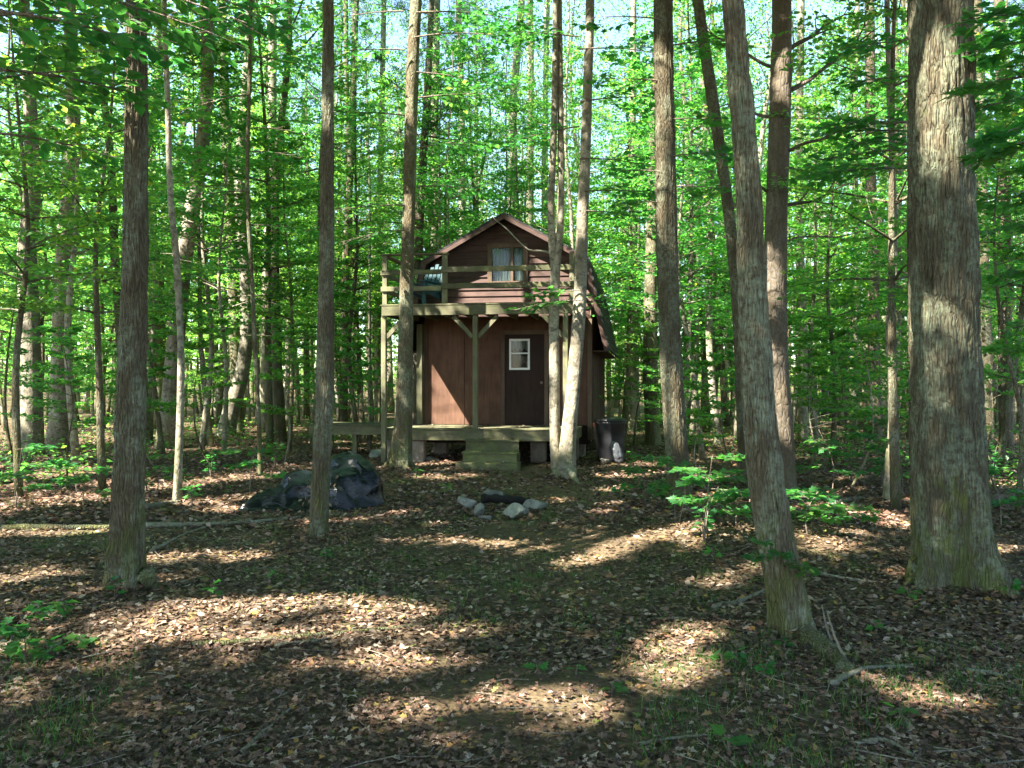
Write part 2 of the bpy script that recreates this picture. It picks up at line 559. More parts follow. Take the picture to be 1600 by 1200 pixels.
def ground_mat():
    m, nt, p, out = new_mat('forest_floor')
    tc = node(nt, 'ShaderNodeTexCoord').outputs['Object']
    a = tex_noise(nt, tc, 26, 8, 0.7)
    b = tex_noise(nt, tc, 0.9, 5, 0.6)
    v = node(nt, 'ShaderNodeTexVoronoi'); v.inputs['Scale'].default_value = 30; nt.links.new(tc, v.inputs['Vector'])
    sp = node(nt, 'ShaderNodeSeparateColor'); nt.links.new(v.outputs['Color'], sp.inputs[0])
    c = ramp(nt, [(0.0, (0.05, 0.036, 0.021)), (0.4, (0.095, 0.067, 0.04)), (0.7, (0.15, 0.107, 0.065)), (0.92, (0.22, 0.165, 0.11)), (1.0, (0.12, 0.13, 0.05))], sp.outputs[0]).outputs[0]
    c = mixc(nt, ramp(nt, [(0.35, (0, 0, 0)), (0.65, (1, 1, 1))], a.outputs[0]).outputs[0], c, (0.085, 0.06, 0.036))
    # mossy, trodden patches
    c = mixc(nt, ramp(nt, [(0.56, (0, 0, 0)), (0.7, (0.7,) * 3)], b.outputs[0]).outputs[0], c, (0.085, 0.09, 0.03))
    gx = node(nt, 'ShaderNodeSeparateXYZ'); nt.links.new(tc, gx.inputs[0])
    wb = tex_noise(nt, tc, 0.8, 3)
    m1 = node(nt, 'ShaderNodeMath', operation='MULTIPLY_ADD'); nt.links.new(wb.outputs[0], m1.inputs[0]); m1.inputs[1].default_value = 1.6; nt.links.new(gx.outputs[0], m1.inputs[2])
    m2 = node(nt, 'ShaderNodeMath', operation='SUBTRACT'); nt.links.new(m1.outputs[0], m2.inputs[0]); m2.inputs[1].default_value = 0.95
    m3 = node(nt, 'ShaderNodeMath', operation='ABSOLUTE'); nt.links.new(m2.outputs[0], m3.inputs[0])
    pf_ = ramp(nt, [(0.35, (0.8,) * 3), (1.0, (0, 0, 0))], m3.outputs[0])
    soil = mixc(nt, ramp(nt, [(0.4, (0, 0, 0)), (0.62, (1, 1, 1))], a.outputs[0]).outputs[0], (0.075, 0.054, 0.031), (0.15, 0.108, 0.064))
    soil = mixc(nt, ramp(nt, [(0.54, (0, 0, 0)), (0.68, (0.6,) * 3)], tex_noise(nt, tc, 2.6, 5, 0.65).outputs[0]).outputs[0], soil, (0.06, 0.072, 0.022))
    c = mixc(nt, pf_.outputs[0], c, soil)
    nt.links.new(c, p.inputs['Base Color'])
    p.inputs['Roughness'].default_value = 0.95
    p.inputs['Specular IOR Level'].default_value = 0.1
    hh = mixc(nt, 0.5, v.outputs['Distance'], a.outputs['Color'])
    bump(nt, hh, 0.8, 0.03, p)
    return m


M_GROUND = ground_mat()

# ------------------------------------------------------------------ the ground
def build_ground():
    def axis(fine_lo, fine_hi, step, far):
        mid = np.arange(fine_lo, fine_hi + 1e-6, step)
        k = 1.0; s = step; up = []; x = fine_hi
        while x < far:
            s *= 1.16; x += s; up.append(x)
        s = step; x = fine_lo; dn = []
        while x > -far:
            s *= 1.16; x -= s; dn.append(x)
        return np.concatenate([dn[::-1], mid, up])
    xs = axis(-9, 9, 0.09, 700); ys = axis(1.5, 18, 0.09, 700)
    X, Y = np.meshgrid(xs, ys)
    Z = gz(X, Y)
    near = np.exp(-np.clip(np.hypot(X, Y - 8) - 12, 0, None) / 6)
    Z = Z + near * ((vnoise(X * 7, Y * 7, 2.2) - 0.5) * 0.022 - 0.004)
    v = np.stack([X, Y, Z], -1).reshape(-1, 3)
    nx, ny = len(xs), len(ys)
    i = np.arange(ny - 1)[:, None] * nx + np.arange(nx - 1)[None]
    f = np.stack([i, i + 1, i + nx + 1, i + nx], -1).reshape(-1)
    me = mesh_np('ground', v, f, np.full((nx - 1) * (ny - 1), 4), True)
    o = link('ground', me, M_GROUND)
    tag(o, kind='structure')


build_ground()

# ------------------------------------------------------------------ leaf arrays
LEAF_KITE = (np.array([(0, 0, 0), (0.36, 0.45, 0.09), (0, 1.0, -0.06), (-0.36, 0.45, 0.09)]), [(0, 1, 2), (0, 2, 3)])
LEAF_OVAL = (np.array([(0, 0, 0), (0.26, 0.25, 0.05), (0.3, 0.6, 0.06), (0, 1.0, -0.1), (-0.3, 0.6, 0.06), (-0.26, 0.25, 0.05)]),
             [(0, 1, 2), (0, 2, 3), (0, 3, 4), (0, 4, 5)])
_mp = [(0, 0), (0.30, -0.02), (0.26, 0.16), (0.56, 0.34), (0.30, 0.44), (0.30, 0.62), (0.14, 0.60), (0, 1.0), (-0.14, 0.60), (-0.30, 0.62), (-0.30, 0.44), (-0.56, 0.34), (-0.26, 0.16), (-0.30, -0.02)]
LEAF_MAPLE = (np.array([(x, y, 0.10 * abs(x) - 0.10 * y * y) for x, y in _mp] + [(0, 0.34, -0.03)]),
              [(14, k, (k + 1) % 14) for k in range(14)])
_ok = [(0, 0), (0.26, 0.22), (0.13, 0.36), (0.34, 0.55), (0.16, 0.66), (0, 1.0), (-0.16, 0.66), (-0.34, 0.55), (-0.13, 0.36), (-0.26, 0.22)]
LEAF_OAK = (np.array([(x, y, 0.4 * abs(x) - 0.2 * (y - 0.4) ** 2) for x, y in _ok]),
            [(0, 1, 9), (1, 2, 8), (1, 8, 9), (2, 3, 7), (2, 7, 8), (3, 4, 6), (3, 6, 7), (4, 5, 6)])


class Leaves:
    """centre, axis (stem to tip), normal and size for each leaf"""
    def __init__(self, c, a, n, s):
        self.c = np.asarray(c, float); self.a = np.asarray(a, float); self.n = np.asarray(n, float); self.s = np.asarray(s, float)

    def mesh(self, name, template, keep=None, flip=None):
        c, a, n, s = self.c, self.a, self.n, self.s
        if keep is not None: c, a, n, s = c[keep], a[keep], n[keep], s[keep]
        tv, tf = template
        a = a / (np.linalg.norm(a, axis=1)[:, None] + 1e-9)
        n = n - a * (a * n).sum(1)[:, None]
        n = n / (np.linalg.norm(n, axis=1)[:, None] + 1e-9)
        b = np.cross(a, n)
        k = len(tv); m = len(c)
        V = c[:, None, :] + s[:, None, None] * (tv[None, :, 0, None] * b[:, None, :] + tv[None, :, 1, None] * a[:, None, :] + tv[None, :, 2, None] * n[:, None, :])
        F = np.array(tf)
        FF = (np.arange(m)[:, None, None] * k + F[None]).reshape(-1)
        return mesh_np(name, V.reshape(-1, 3), FF, np.full(m * len(F), F.shape[1]))

    @staticmethod
    def cat(L):
        return Leaves(np.concatenate([l.c for l in L]), np.concatenate([l.a for l in L]), np.concatenate([l.n for l in L]), np.concatenate([l.s for l in L]))


def spray(rng, base, direction, length, leaf, droop=0.1, ntw=9, per=7, width=0.45, tilt=0.35):
    """a flat leafy branch: returns its main twig path, side twig paths and its leaves"""
    base = np.asarray(base, float)
    d = np.asarray(direction, float); d = d / np.linalg.norm(d)
    side = np.cross(d, [0, 0, 1.0]); side /= np.linalg.norm(side) + 1e-9
    main = []
    wob = rng.normal(0, 0.05, 3)
    for t in np.linspace(0, 1, 8):
        main.append(base + d * length * t + side * (math.sin(t * 3 + wob[0] * 20) * 0.05 * length) + np.array([0, 0, -droop * length * t * t]))
    main = np.array(main)
    C, A, N = [], [], []
    twigs = []
    for k in range(ntw):
        t = 0.18 + 0.82 * (k + rng.random() * .6) / ntw
        i = min(int(t * 7), 6); f = t * 7 - i
        p = main[i] * (1 - f) + main[min(i + 1, 7)] * f
        sg = 1 if k % 2 else -1
        td = d * (0.55 + rng.random() * .3) + side * sg * (0.75 + .3 * rng.random()) + np.array([0, 0, rng.normal(0, 0.12)])
        td /= np.linalg.norm(td)
        tl = length * width * (1.15 - 0.75 * t) * (0.7 + .5 * rng.random())
        q = p + td * tl + np.array([0, 0, -0.12 * tl])
        twigs.append((p, q))
        m = max(2, int(per * (tl / (length * width)) + 1))
        for j in range(m):
            u = (j + 0.6) / m
            c = p * (1 - u) + q * u
            s2 = 1 if j % 2 else -1
            ts = np.cross(td, [0, 0, 1.0])
            ax = td * 0.7 + ts * s2 * (0.7 + rng.normal(0, .25)) + np.array([0, 0, rng.normal(-0.15, 0.22)])
            C.append(c + rng.normal(0, 0.012, 3)); A.append(ax); N.append(np.array([0, 0, 1.0]) + rng.normal(0, tilt, 3))
        C.append(q); A.append(td); N.append(np.array([0, 0, 1.0]) + rng.normal(0, tilt, 3))
    n = len(C)
    S = leaf * (0.65 + 0.6 * rng.random(n))
    return main, twigs, Leaves(C, A, N, S)


# ------------------------------------------------------------------ tree kinds (shared between many trees)
class Kind:
    pass


def canopy_kind(seed, H, crown0, rad, r0, nl=15, per_cluster=85, leaf=0.15):
    """tall forest tree: bare bole, branching crown of leaf clumps"""
    rng = np.random.default_rng(seed)
    k = Kind(); k.H = H; k.crown0 = crown0
    bend = rng.normal(0, 0.38, (6, 2)); bend[0] = 0
    zs = np.linspace(0, H, 6)
    path = np.column_stack([np.cumsum(bend[:, 0]), np.cumsum(bend[:, 1]), zs])
    k.path = smooth_path(path, 26)
    tz = k.path[:, 2] / H
    k.rad = r0 * (1 - 0.86 * tz ** 1.1) * (1 + 0.35 * np.exp(-k.path[:, 2] / 0.35))
    mb = MB(); mb.tube(k.path, k.rad, 11)
    lb = MB()                       # leader and limbs above the bare bole, for trees with a bole of their own
    up = k.path[k.path[:, 2] > crown0 - 1.2]
    lb.tube(up, k.rad[k.path[:, 2] > crown0 - 1.2], 8)
    C, A, N, S = [], [], [], []
    for i in range(nl):
        t = (i + rng.random()) / nl
        z = crown0 + (H - crown0) * (t ** 0.9)
        j = np.searchsorted(k.path[:, 2], z); j = min(max(j, 1), 25)
        p = k.path[j]
        az = i * 2.4 + rng.normal(0, 0.5)
        L = rad * (0.45 + 0.75 * math.sin(math.pi * (0.22 + 0.72 * t))) * (0.7 + 0.5 * rng.random())
        rise = 0.25 + 0.6 * t + rng.normal(0, 0.12)
        d = np.array([math.cos(az), math.sin(az), rise])
        e = p + d * L
        m = p + d * L * 0.5 + rng.normal(0, 0.12, 3) + np.array([0, 0, -0.1 * L])
        pts = smooth_path(np.array([p, m, e]), 7)
        rr = np.linspace(max(0.016, k.rad[j] * 0.34), 0.008, 7)
        mb.tube(pts, rr, 6, False); lb.tube(pts, rr, 6, False)
        for q in range(5):
            u = 0.35 + 0.16 * q + rng.normal(0, .04)
            c0 = p + d * L * u + np.array([rng.normal(0, 0.5), rng.normal(0, 0.5), rng.normal(0.1, 0.35)])
            n = int(per_cluster * (0.6 + 0.7 * rng.random()))
            g = rng.normal(0, 1, (n, 3)) * np.array([0.5, 0.5, 0.23]) * (0.75 + 0.4 * rng.random())
            g[:, 2] -= 0.25 * (g[:, 0] ** 2 + g[:, 1] ** 2)
            C.append(c0 + g)
            aa = rng.normal(0, 1, (n, 3)); aa[:, 2] = -0.25 + 0.35 * aa[:, 2]
            A.append(aa + g * 1.2)
            nn = rng.normal(0, 0.42, (n, 3)); nn[:, 2] += 1
            N.append(nn); S.append(leaf * (0.6 + 0.7 * rng.random(n)))
    k.leaves = Leaves(np.concatenate(C), np.concatenate(A), np.concatenate(N), np.concatenate(S))
    k.template = LEAF_KITE
    k.trunk = mb.mesh('trunk', True); k.limbs = lb.mesh('limbs', True)
    k.crown = k.leaves.mesh('crown', LEAF_KITE)
    k.leaf_material = M_LEAF
    return k


def under_kind(seed, H, spread, r0, nb=24, leaf=0.10, low=0.3):
    """slender understorey tree with tiers of flat leafy branches"""
    rng = np.random.default_rng(seed)
    k = Kind(); k.H = H
    bend = rng.normal(0, 0.14, (5, 2)); bend[0] = 0
    path = np.column_stack([np.cumsum(bend[:, 0]), np.cumsum(bend[:, 1]), np.linspace(0, H, 5)])
    k.path = smooth_path(path, 18)
    k.rad = r0 * (1 - 0.88 * k.path[:, 2] / H)
    mb = MB(); mb.tube(k.path, k.rad, 8)
    Ls = []
    for i in range(nb):
        t = low + (1 - low) * (i + rng.random() * .8) / nb
        z = H * t
        j = min(np.searchsorted(k.path[:, 2], z), 17)
        p = k.path[j]
        az = i * 2.4 + rng.normal(0, 0.4)
        L = spread * (1.05 - 0.75 * t ** 1.6) * (0.6 + 0.6 * rng.random())
        d = np.array([math.cos(az), math.sin(az), 0.12 + 0.45 * t + rng.normal(0, 0.12)])
        main, tw, lv = spray(rng, p, d, L, leaf, 0.14, int(7 + 6 * L), 15, 0.55, 0.5)
        mb.tube(main, np.linspace(max(0.008, k.rad[j] * .45), 0.004, 8), 5, False)
        Ls.append(lv)
    k.leaves = Leaves.cat(Ls); k.template = LEAF_KITE
    k.trunk = mb.mesh('trunk', True)
    k.crown = k.leaves.mesh('crown', LEAF_KITE)
    k.leaf_material = M_LEAF
    return k


def pine_kind(seed, H, crown0, rad, r0):
    """tall pine with thin dead snags low on the bole and airy needle plumes above"""
    rng = np.random.default_rng(seed)
    k = Kind(); k.H = H; k.crown0 = crown0
    path = np.column_stack([np.cumsum(np.r_[0, rng.normal(0, .15, 4)]), np.cumsum(np.r_[0, rng.normal(0, .15, 4)]), np.linspace(0, H, 5)])
    k.path = smooth_path(path, 24)
    k.rad = r0 * (1 - 0.85 * k.path[:, 2] / H) * (1 + 0.25 * np.exp(-k.path[:, 2] / 0.3))
    mb = MB(); mb.tube(k.path, k.rad, 11)
    lb = MB(); sel = k.path[:, 2] > crown0 - 1.2
    lb.tube(k.path[sel], k.rad[sel], 8)
    C, A, N, S = [], [], [], []
    for i in range(40):
        t = (i + rng.random()) / 40
        z = 2.5 + (H - 2.5) * t
        j = min(np.searchsorted(k.path[:, 2], z), 23); p = k.path[j]
        az = i * 2.4 + rng.normal(0, .4)
        L = rad * (0.5 + 0.6 * math.sin(math.pi * (0.15 + 0.8 * t))) * (0.6 + .6 * rng.random())
        dead = z < crown0
        if dead: L *= 0.75
        d = np.array([math.cos(az), math.sin(az), 0.1 + 0.25 * rng.random()])
        pts = smooth_path(np.array([p, p + d * L * .5 + rng.normal(0, .07, 3), p + d * L + np.array([0, 0, -0.1])]), 6)
        rr = np.linspace(max(0.014, k.rad[j] * .25), 0.004, 6)
        mb.tube(pts, rr, 5, False)
        if not dead: lb.tube(pts, rr, 5, False)
        if dead:
            for q in range(3):
                a0 = pts[2 + q]; e0 = a0 + (d * 0.4 + rng.normal(0, .35, 3)) * 0.5
                mb.tube([a0, (a0 + e0) / 2 + rng.normal(0, .03, 3), e0], [0.006, 0.004, 0.002], 4, False)
            continue
        for q in range(9):
            u = 0.3 + 0.08 * q
            c0 = p + d * L * u + rng.normal(0, .22, 3)
            n = 46
            dirs = rng.normal(0, 1, (n, 3)); dirs[:, 2] += 0.4; dirs += d * .5
            dirs /= np.linalg.norm(dirs, axis=1)[:, None]
            C.append(c0 + dirs * 0.05 + rng.normal(0, .06, (n, 3))); A.append(dirs); N.append(rng.normal(0, 1, (n, 3))); S.append(0.2 * (0.7 + .5 * rng.random(n)))
    k.leaves = Leaves(np.concatenate(C), np.concatenate(A), np.concatenate(N), np.concatenate(S))
    k.template = (LEAF_KITE[0] * np.array([0.16, 1, 0.4]), LEAF_KITE[1])
    k.trunk = mb.mesh('trunk', True); k.limbs = lb.mesh('limbs', True)
    k.crown = k.leaves.mesh('crown', k.template)
    k.leaf_material = M_NEEDLE
    return k


CANOPY = [canopy_kind(100 + i, H, c0, rd, r0, 15, 34, 0.14) for i, (H, c0, rd, r0) in enumerate([(19, 8, 3.0, 0.17), (21, 9.5, 3.3, 0.2), (17, 7, 2.6, 0.13), (22, 8.5, 3.6, 0.24), (18, 6.2, 2.8, 0.15)])]
OVERHEAD = [canopy_kind(150 + i, H, c0, rd, r0, 18, 92, 0.23) for i, (H, c0, rd, r0) in enumerate([(18, 8, 3.4, 0.17), (20, 9, 3.7, 0.2), (16, 7.5, 3.0, 0.15)])]
UNDER = [under_kind(200 + i, H, sp, r0, nb) for i, (H, sp, r0, nb) in enumerate([(7.5, 2.0, 0.06, 30), (10.5, 2.4, 0.085, 40), (5.0, 1.7, 0.04, 22), (8.5, 2.6, 0.07, 34), (3.2, 1.3, 0.025, 16), (11.5, 2.2, 0.09, 44)])]
PINES = [pine_kind(300 + i, H, c0, rd, r0) for i, (H, c0, rd, r0) in enumerate([(20, 7.5, 2.2, 0.17), (22, 9, 2.5, 0.2)])]

CROWNS = []        # (object, kind) for the pass that opens the canopy where the sun comes through


def place_tree(kind, x, y, rz, sc, name, label, cat, group, bark, z=None, slim=1.0):
    t = thing(name, label, cat, (x, y, (gzf(x, y) if z is None else z) - 0.03), rz, group)
    t.scale = (sc * slim, sc * slim, sc)
    tr = link('trunk', kind.trunk, bark, t)
    if tr.data.materials and tr.data.materials[0] != bark:
        tr.material_slots[0].link = 'OBJECT'; tr.material_slots[0].material = bark
    cr = link('crown', kind.crown, kind.leaf_material, t)
    CROWNS.append((cr, kind, t))
    return t


# ------------------------------------------------------------------ the cabin
CAB = thing('cabin', 'two-storey brown wooden cabin with gambrel roof and two porch decks', 'cabin', (-0.12, 19.3, 0.0), math.radians(-9.0))
ZL, ZU = 0.72, 3.31               # lower and upper deck levels
PEAK, BRK, EAVE = 5.42, 4.42, 2.38
BX, EX = 1.80, 2.27               # half widths at the break and at the eave
DEPTH = 5.6
HW = 1.9


def slope_x(z):
    """half width of the gable at height z"""
    if z >= BRK: return BX * (PEAK - z) / (PEAK - BRK)
    return BX + (EX - BX) * (BRK - z) / (BRK - EAVE)


def build_cabin():
    # lower front wall: plywood panels, corner boards, door
    fw = MB().box((-HW + 0.02, 0.05, 0.3), (HW - 0.02, 0.12, 3.2)).build('front_wall', M_DOOR, CAB)
    xs = [-HW, -0.98, -0.12]
    for a, b in zip(xs[:-1], xs[1:]):
        MB().box((a + 0.004, 0.0, ZL + 0.004), (b - 0.004, 0.047, 3.18), 0.004).build('wall_panel', M_PANEL, fw)
    MB().box((0.98, 0.0, ZL + 0.004), (HW - 0.004, 0.047, 3.18), 0.004).build('wall_panel', M_PANEL, fw)
    MB().box((-0.12, 0.0, ZL + 2.06), (0.976, 0.047, 3.18), 0.004).build('wall_panel', M_PANEL, fw)
    for x0 in (-HW - 0.03, HW - 0.07):
        MB().box((x0, -0.03, 0.4), (x0 + 0.1, -0.003, 3.1), 0.004).build('corner_board', M_TRIM, CAB)
    MB().box((-0.13, -0.028, ZL), (-0.04, -0.002, 2.86), 0.004).build('door_casing', M_TRIM, CAB)
    MB().box((0.86, -0.028, ZL), (0.95, -0.002, 2.86), 0.004).build('door_casing', M_TRIM, CAB)
    MB().box((-0.036, -0.028, 2.77), (0.856, -0.002, 2.86), 0.004).build('door_casing', M_TRIM, CAB)
    # the door with its small window
    wx0, wx1, wz0, wz1 = 0.09, 0.5, 2.0, 2.64
    d = MB()
    for lo, hi in (((-0.036, wx0), (ZL + 0.01, 2.766)), ((wx1, 0.856), (ZL + 0.01, 2.766))):
        d.box((lo[0], 0.0, hi[0]), (lo[1], 0.044, hi[1]))
    d.box((wx0, 0.0, ZL + 0.01), (wx1, 0.044, wz0)); d.box((wx0, 0.0, wz1), (wx1, 0.044, 2.766))
    door = d.build('door', M_DOOR, CAB)
    w = MB()
    b = 0.045
    w.box((wx0 - 0.03, -0.02, wz0 - 0.03), (wx0 + b - 0.03, 0.02, wz1 + 0.03)); w.box((wx1 - b + 0.03, -0.02, wz0 - 0.03), (wx1 + 0.03, 0.02, wz1 + 0.03))
    w.box((wx0 + b - 0.03, -0.02, wz0 - 0.03), (wx1 - b + 0.03, 0.02, wz0 + b - 0.03)); w.box((wx0 + b - 0.03, -0.02, wz1 - b + 0.03), (wx1 - b + 0.03, 0.02, wz1 + 0.03))
    w.box((wx0 + b - 0.03, -0.016, 2.33), (wx1 - b + 0.03, 0.016, 2.36))
    w.build('window_frame', M_WHITE, door)
    for z0, z1 in ((wz0 + b - 0.03, 2.33), (2.36, wz1 - b + 0.03)):
        MB().box((wx0 + b - 0.03, 0.004, z0), (wx1 - b + 0.03, 0.008, z1)).build('pane', M_GLASS, door)
    c = MB()
    n = 26
    v = []; f = []
    for i in range(n):
        x = wx0 + (wx1 - wx0) * i / (n - 1)
        zb = 2.47 - 0.07 * abs(math.sin(i * 0.5))
        v += [(x, 0.03 + 0.008 * math.sin(i * 1.7), 2.66), (x, 0.03 + 0.008 * math.sin(i * 1.7), zb)]
        if i: f.append((2 * i - 2, 2 * i, 2 * i + 1, 2 * i - 1))
    c.add(v, f); c.build('curtain', M_CURTAIN, door)
    kn = MB(); kn.tube([(0.8, -0.06, 1.68), (0.8, -0.045, 1.68), (0.8, -0.03, 1.68), (0.8, 0.0, 1.68)], [0.02, 0.032, 0.028, 0.012], 12)
    kn.build('door_knob', M_BLOCK, door, True)

    # gable wall above the deck: lap boards cut to the gambrel and round the window
    gw = MB(); zs = [3.2, BRK, PEAK - 0.04]
    poly = [(-slope_x(3.2) + .03, 3.2), (slope_x(3.2) - .03, 3.2), (BX - .03, BRK), (0, PEAK - .05), (-BX + .03, BRK)]
    ux0, ux1, uz0, uz1 = -0.34, 0.38, 3.98, 4.74
    # back sheet with the window opening left free
    g = MB()
    g.prism_y([(-slope_x(3.2) + .03, 3.2), (ux0, 3.2), (ux0, uz1), (-slope_x(uz1) + .05, uz1), (-BX + .03, BRK)], 0.06, 0.12)
    g.prism_y([(ux1, 3.2), (slope_x(3.2) - .03, 3.2), (BX - .03, BRK), (slope_x(uz1) - .05, uz1), (ux1, uz1)], 0.06, 0.12)
    g.prism_y([(ux0, 3.2), (ux1, 3.2), (ux1, uz0), (ux0, uz0)], 0.061, 0.119)
    g.prism_y([(-slope_x(uz1) + .05, uz1), (slope_x(uz1) - .05, uz1), (0, PEAK - .06)], 0.061, 0.119)
    gable = g.build('gable_wall', M_SIDING, CAB)
    hgt = 0.145
    z = 3.36
    while z < PEAK - 0.1:
        z1 = min(z + hgt, PEAK - 0.07)
        spans = [(-1, 1)]
        a0, a1 = slope_x(z) - 0.05, slope_x(z1) - 0.05
        if a1 < 0.02: a1 = 0.02
        segs = []
        if z1 > uz0 - 0.02 and z < uz1 + 0.02:
            segs = [('L',), ('R',)]
        else:
            segs = [('F',)]
        for sgm in segs:
            if sgm[0] == 'F': q = [(-a0, a0), (-a1, a1)]
            elif sgm[0] == 'L': q = [(-a0, ux0 - 0.1), (-a1, ux0 - 0.1)]
            else: q = [(ux1 + 0.1, a0), (ux1 + 0.1, a1)]
            if q[0][1] - q[0][0] < 0.05 or q[1][1] - q[1][0] < 0.02: continue
            jy = rnd.uniform(-0.003, 0.003)
            (xa, xb), (xc, xd) = q
            zt = z1 + 0.012
            vv = [(xa, 0.012 + jy, z), (xb, 0.012 + jy, z), (xd, 0.05, zt), (xc, 0.05, zt), (xa, 0.058, z), (xb, 0.058, z), (xd, 0.058, zt), (xc, 0.058, zt)]
            ff = [(0, 1, 2, 3), (7, 6, 5, 4), (4, 5, 1, 0), (1, 5, 6, 2), (3, 2, 6, 7), (4, 0, 3, 7)]
            MB().add(vv, ff).build('siding_board', M_SIDING, gable)
        z = z1
    # louvre under the peak
    MB().box((-0.16, -0.01, 5.05), (0.16, 0.045, 5.1)).build('vent_slat', M_TRIM, CAB)
    # loft window with two sashes and hanging curtains
    fr = MB(); b = 0.07
    fr.box((ux0 - 0.1, -0.02, uz0 - 0.09), (ux0, 0.1, uz1 + 0.09)); fr.box((ux1, -0.02, uz0 - 0.09), (ux1 + 0.1, 0.1, uz1 + 0.09))
    fr.box((ux0, -0.02, uz1), (ux1, 0.1, uz1 + 0.09)); fr.box((ux0, -0.03, uz0 - 0.09), (ux1, 0.1, uz0))
    win = fr.build('window', M_TRIM, CAB)
    MB().box((ux0 + 0.43, -0.015, uz0), (ux0 + 0.49, 0.08, uz1)).build('mullion', M_TRIM, win)
    for x0, x1 in ((ux0, ux0 + 0.43), (ux0 + 0.49, ux1)):
        MB().box((x0 + .001, 0.03, uz0 + .001), (x1 - .001, 0.035, uz1 - .001)).build('pane', M_GLASS, win)
        v = []; f = []
        for i in range(30):
            x = x0 + (x1 - x0) * i / 29
            yy = 0.085 + 0.018 * math.sin(i * 1.35) + 0.008 * math.sin(i * 3.1)
            v += [(x, yy, uz1), (x, yy, uz0 + 0.02)]
            if i: f.append((2 * i - 2, 2 * i, 2 * i + 1, 2 * i - 1))
        MB().add(v, f).build('curtain', M_CURTAIN, win, True)
    # dark inside
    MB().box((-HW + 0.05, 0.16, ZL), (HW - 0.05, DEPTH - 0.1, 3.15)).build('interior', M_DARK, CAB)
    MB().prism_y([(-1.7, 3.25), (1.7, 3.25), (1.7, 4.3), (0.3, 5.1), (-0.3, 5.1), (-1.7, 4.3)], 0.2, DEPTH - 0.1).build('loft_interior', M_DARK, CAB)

    # side and back walls of upright boards and battens
    for side in (-1, 1):
        sw = MB().box((min(side * (HW - 0.06), side * (HW - 0.02)), 0.13, 0.35), (max(side * (HW - 0.06), side * (HW - 0.02)), DEPTH, 3.4)).build('side_wall', M_DOOR, CAB)
        yy = 0.0
        while yy < DEPTH - 0.05:
            xa, xb = side * (HW - 0.018), side * (HW + 0.004 + rnd.uniform(0, .004))
            MB().box((min(xa, xb), yy + 0.004, 0.36), (max(xa, xb), min(yy + 0.296, DEPTH), 3.4), 0.003).build('wall_board', M_BOARD, sw)
            xa, xb = side * (HW + 0.009), side * (HW + 0.034)
            MB().box((min(xa, xb), yy + 0.27, 0.36), (max(xa, xb), yy + 0.33, 3.4), 0.004).build('batten', M_TRIM, sw)
            yy += 0.3
    MB().box((-HW + .06, DEPTH + 0.002, 0.35), (HW - .06, DEPTH + 0.06, 3.4)).build('back_wall', M_BOARD, CAB)
    MB().prism_y(poly, DEPTH - 0.02, DEPTH + 0.04).build('back_gable', M_SIDING, CAB)

    # roof: four slopes with shingle courses, rake boards
    y0, y1 = -0.42, DEPTH + 0.3
    pr = [(0, PEAK), (BX + 0.05, BRK - 0.02), (EX + 0.04, EAVE)]
    for side in (-1, 1):
        for (xa, za), (xb, zb) in zip(pr[:-1], pr[1:]):
            dx, dz = xb - xa, zb - za
            L = math.hypot(dx, dz); nx_, nz_ = -dz / L, dx / L
            if nz_ < 0: nx_, nz_ = -nx_, -nz_
            th = 0.03
            q = [(xa, za + .004), (xb, zb + .004), (xb + nx_ * th, zb + nz_ * th), (xa + nx_ * th, za + nz_ * th)]
            q = [(side * x, zz) for x, zz in q]
            sl = MB().prism_y(q, y0, y1).build('roof_slope', M_SHINGLE, CAB)
            n = int(L / 0.14)
            for i in range(n):
                t0, t1 = i / n, min(1.0, (i + 1.12) / n)
                pA = (xa + dx * t0 + nx_ * (th + .003), za + dz * t0 + nz_ * (th + .003))
                pB = (xa + dx * t1 + nx_ * (th + .016), za + dz * t1 + nz_ * (th + .016))
                pC = (pB[0] - nx_ * .011, pB[1] - nz_ * .011)
                MB().prism_y([(side * pA[0], pA[1]), (side * pB[0], pB[1]), (side * pC[0], pC[1])], y0 - .01 + rnd.uniform(0, .008), y1).build('shingle_course', M_SHINGLE, sl)
            # rake board along the front edge
            q = [(xa, za - 0.002), (xb, zb - 0.002), (xb - nx_ * 0.09, zb - nz_ * 0.09), (xa - nx_ * 0.09, za - nz_ * 0.09)]
            if xa == 0: q[3] = (0, za - 0.105)
            MB().prism_y([(side * x, zz) for x, zz in q], y0 + 0.005, y0 + 0.035).build('rake_board', M_SIDING, CAB)
        # eave soffit
        xa, xb = side * (HW + 0.02), side * (EX - 0.01)
        MB().box((min(xa, xb), 0.0, EAVE - 0.005), (max(xa, xb), DEPTH, EAVE + 0.02)).build('soffit', M_TRIM, CAB)

    # ---------------- porch decks
    YF = -1.85                        # front edge, in the cabin's own frame
    XL, XR = -2.34, 1.70
    for (zt, name) in ((ZL, 'lower_deck'), (ZU, 'upper_deck')):
        dk = MB().box((XL + 0.02, YF + 0.01, zt - 0.22), (XR - 0.02, YF + 0.05, zt - 0.04)).build(name, M_DECK, CAB)
        MB().box((XL, YF - 0.035, zt - 0.235), (XR, YF + 0.006, zt - 0.033), 0.006).build('fascia_board', M_DECK, dk)
        MB().box((XL - 0.002, YF + 0.01, zt - 0.235), (XL + 0.016, -0.06, zt - 0.034)).build('fascia_board', M_DECK, dk)
        MB().box((XR - 0.016, YF + 0.01, zt - 0.235), (XR + 0.002, -0.06, zt - 0.034)).build('fascia_board', M_DECK, dk)
        for i in range(9):
            x = XL + 0.3 + i * 0.46
            MB().box((x - 0.02, YF + 0.055, zt - 0.215), (x + 0.02, -0.06, zt - 0.034)).build('joist', M_DECK, dk)
        y = YF - 0.045
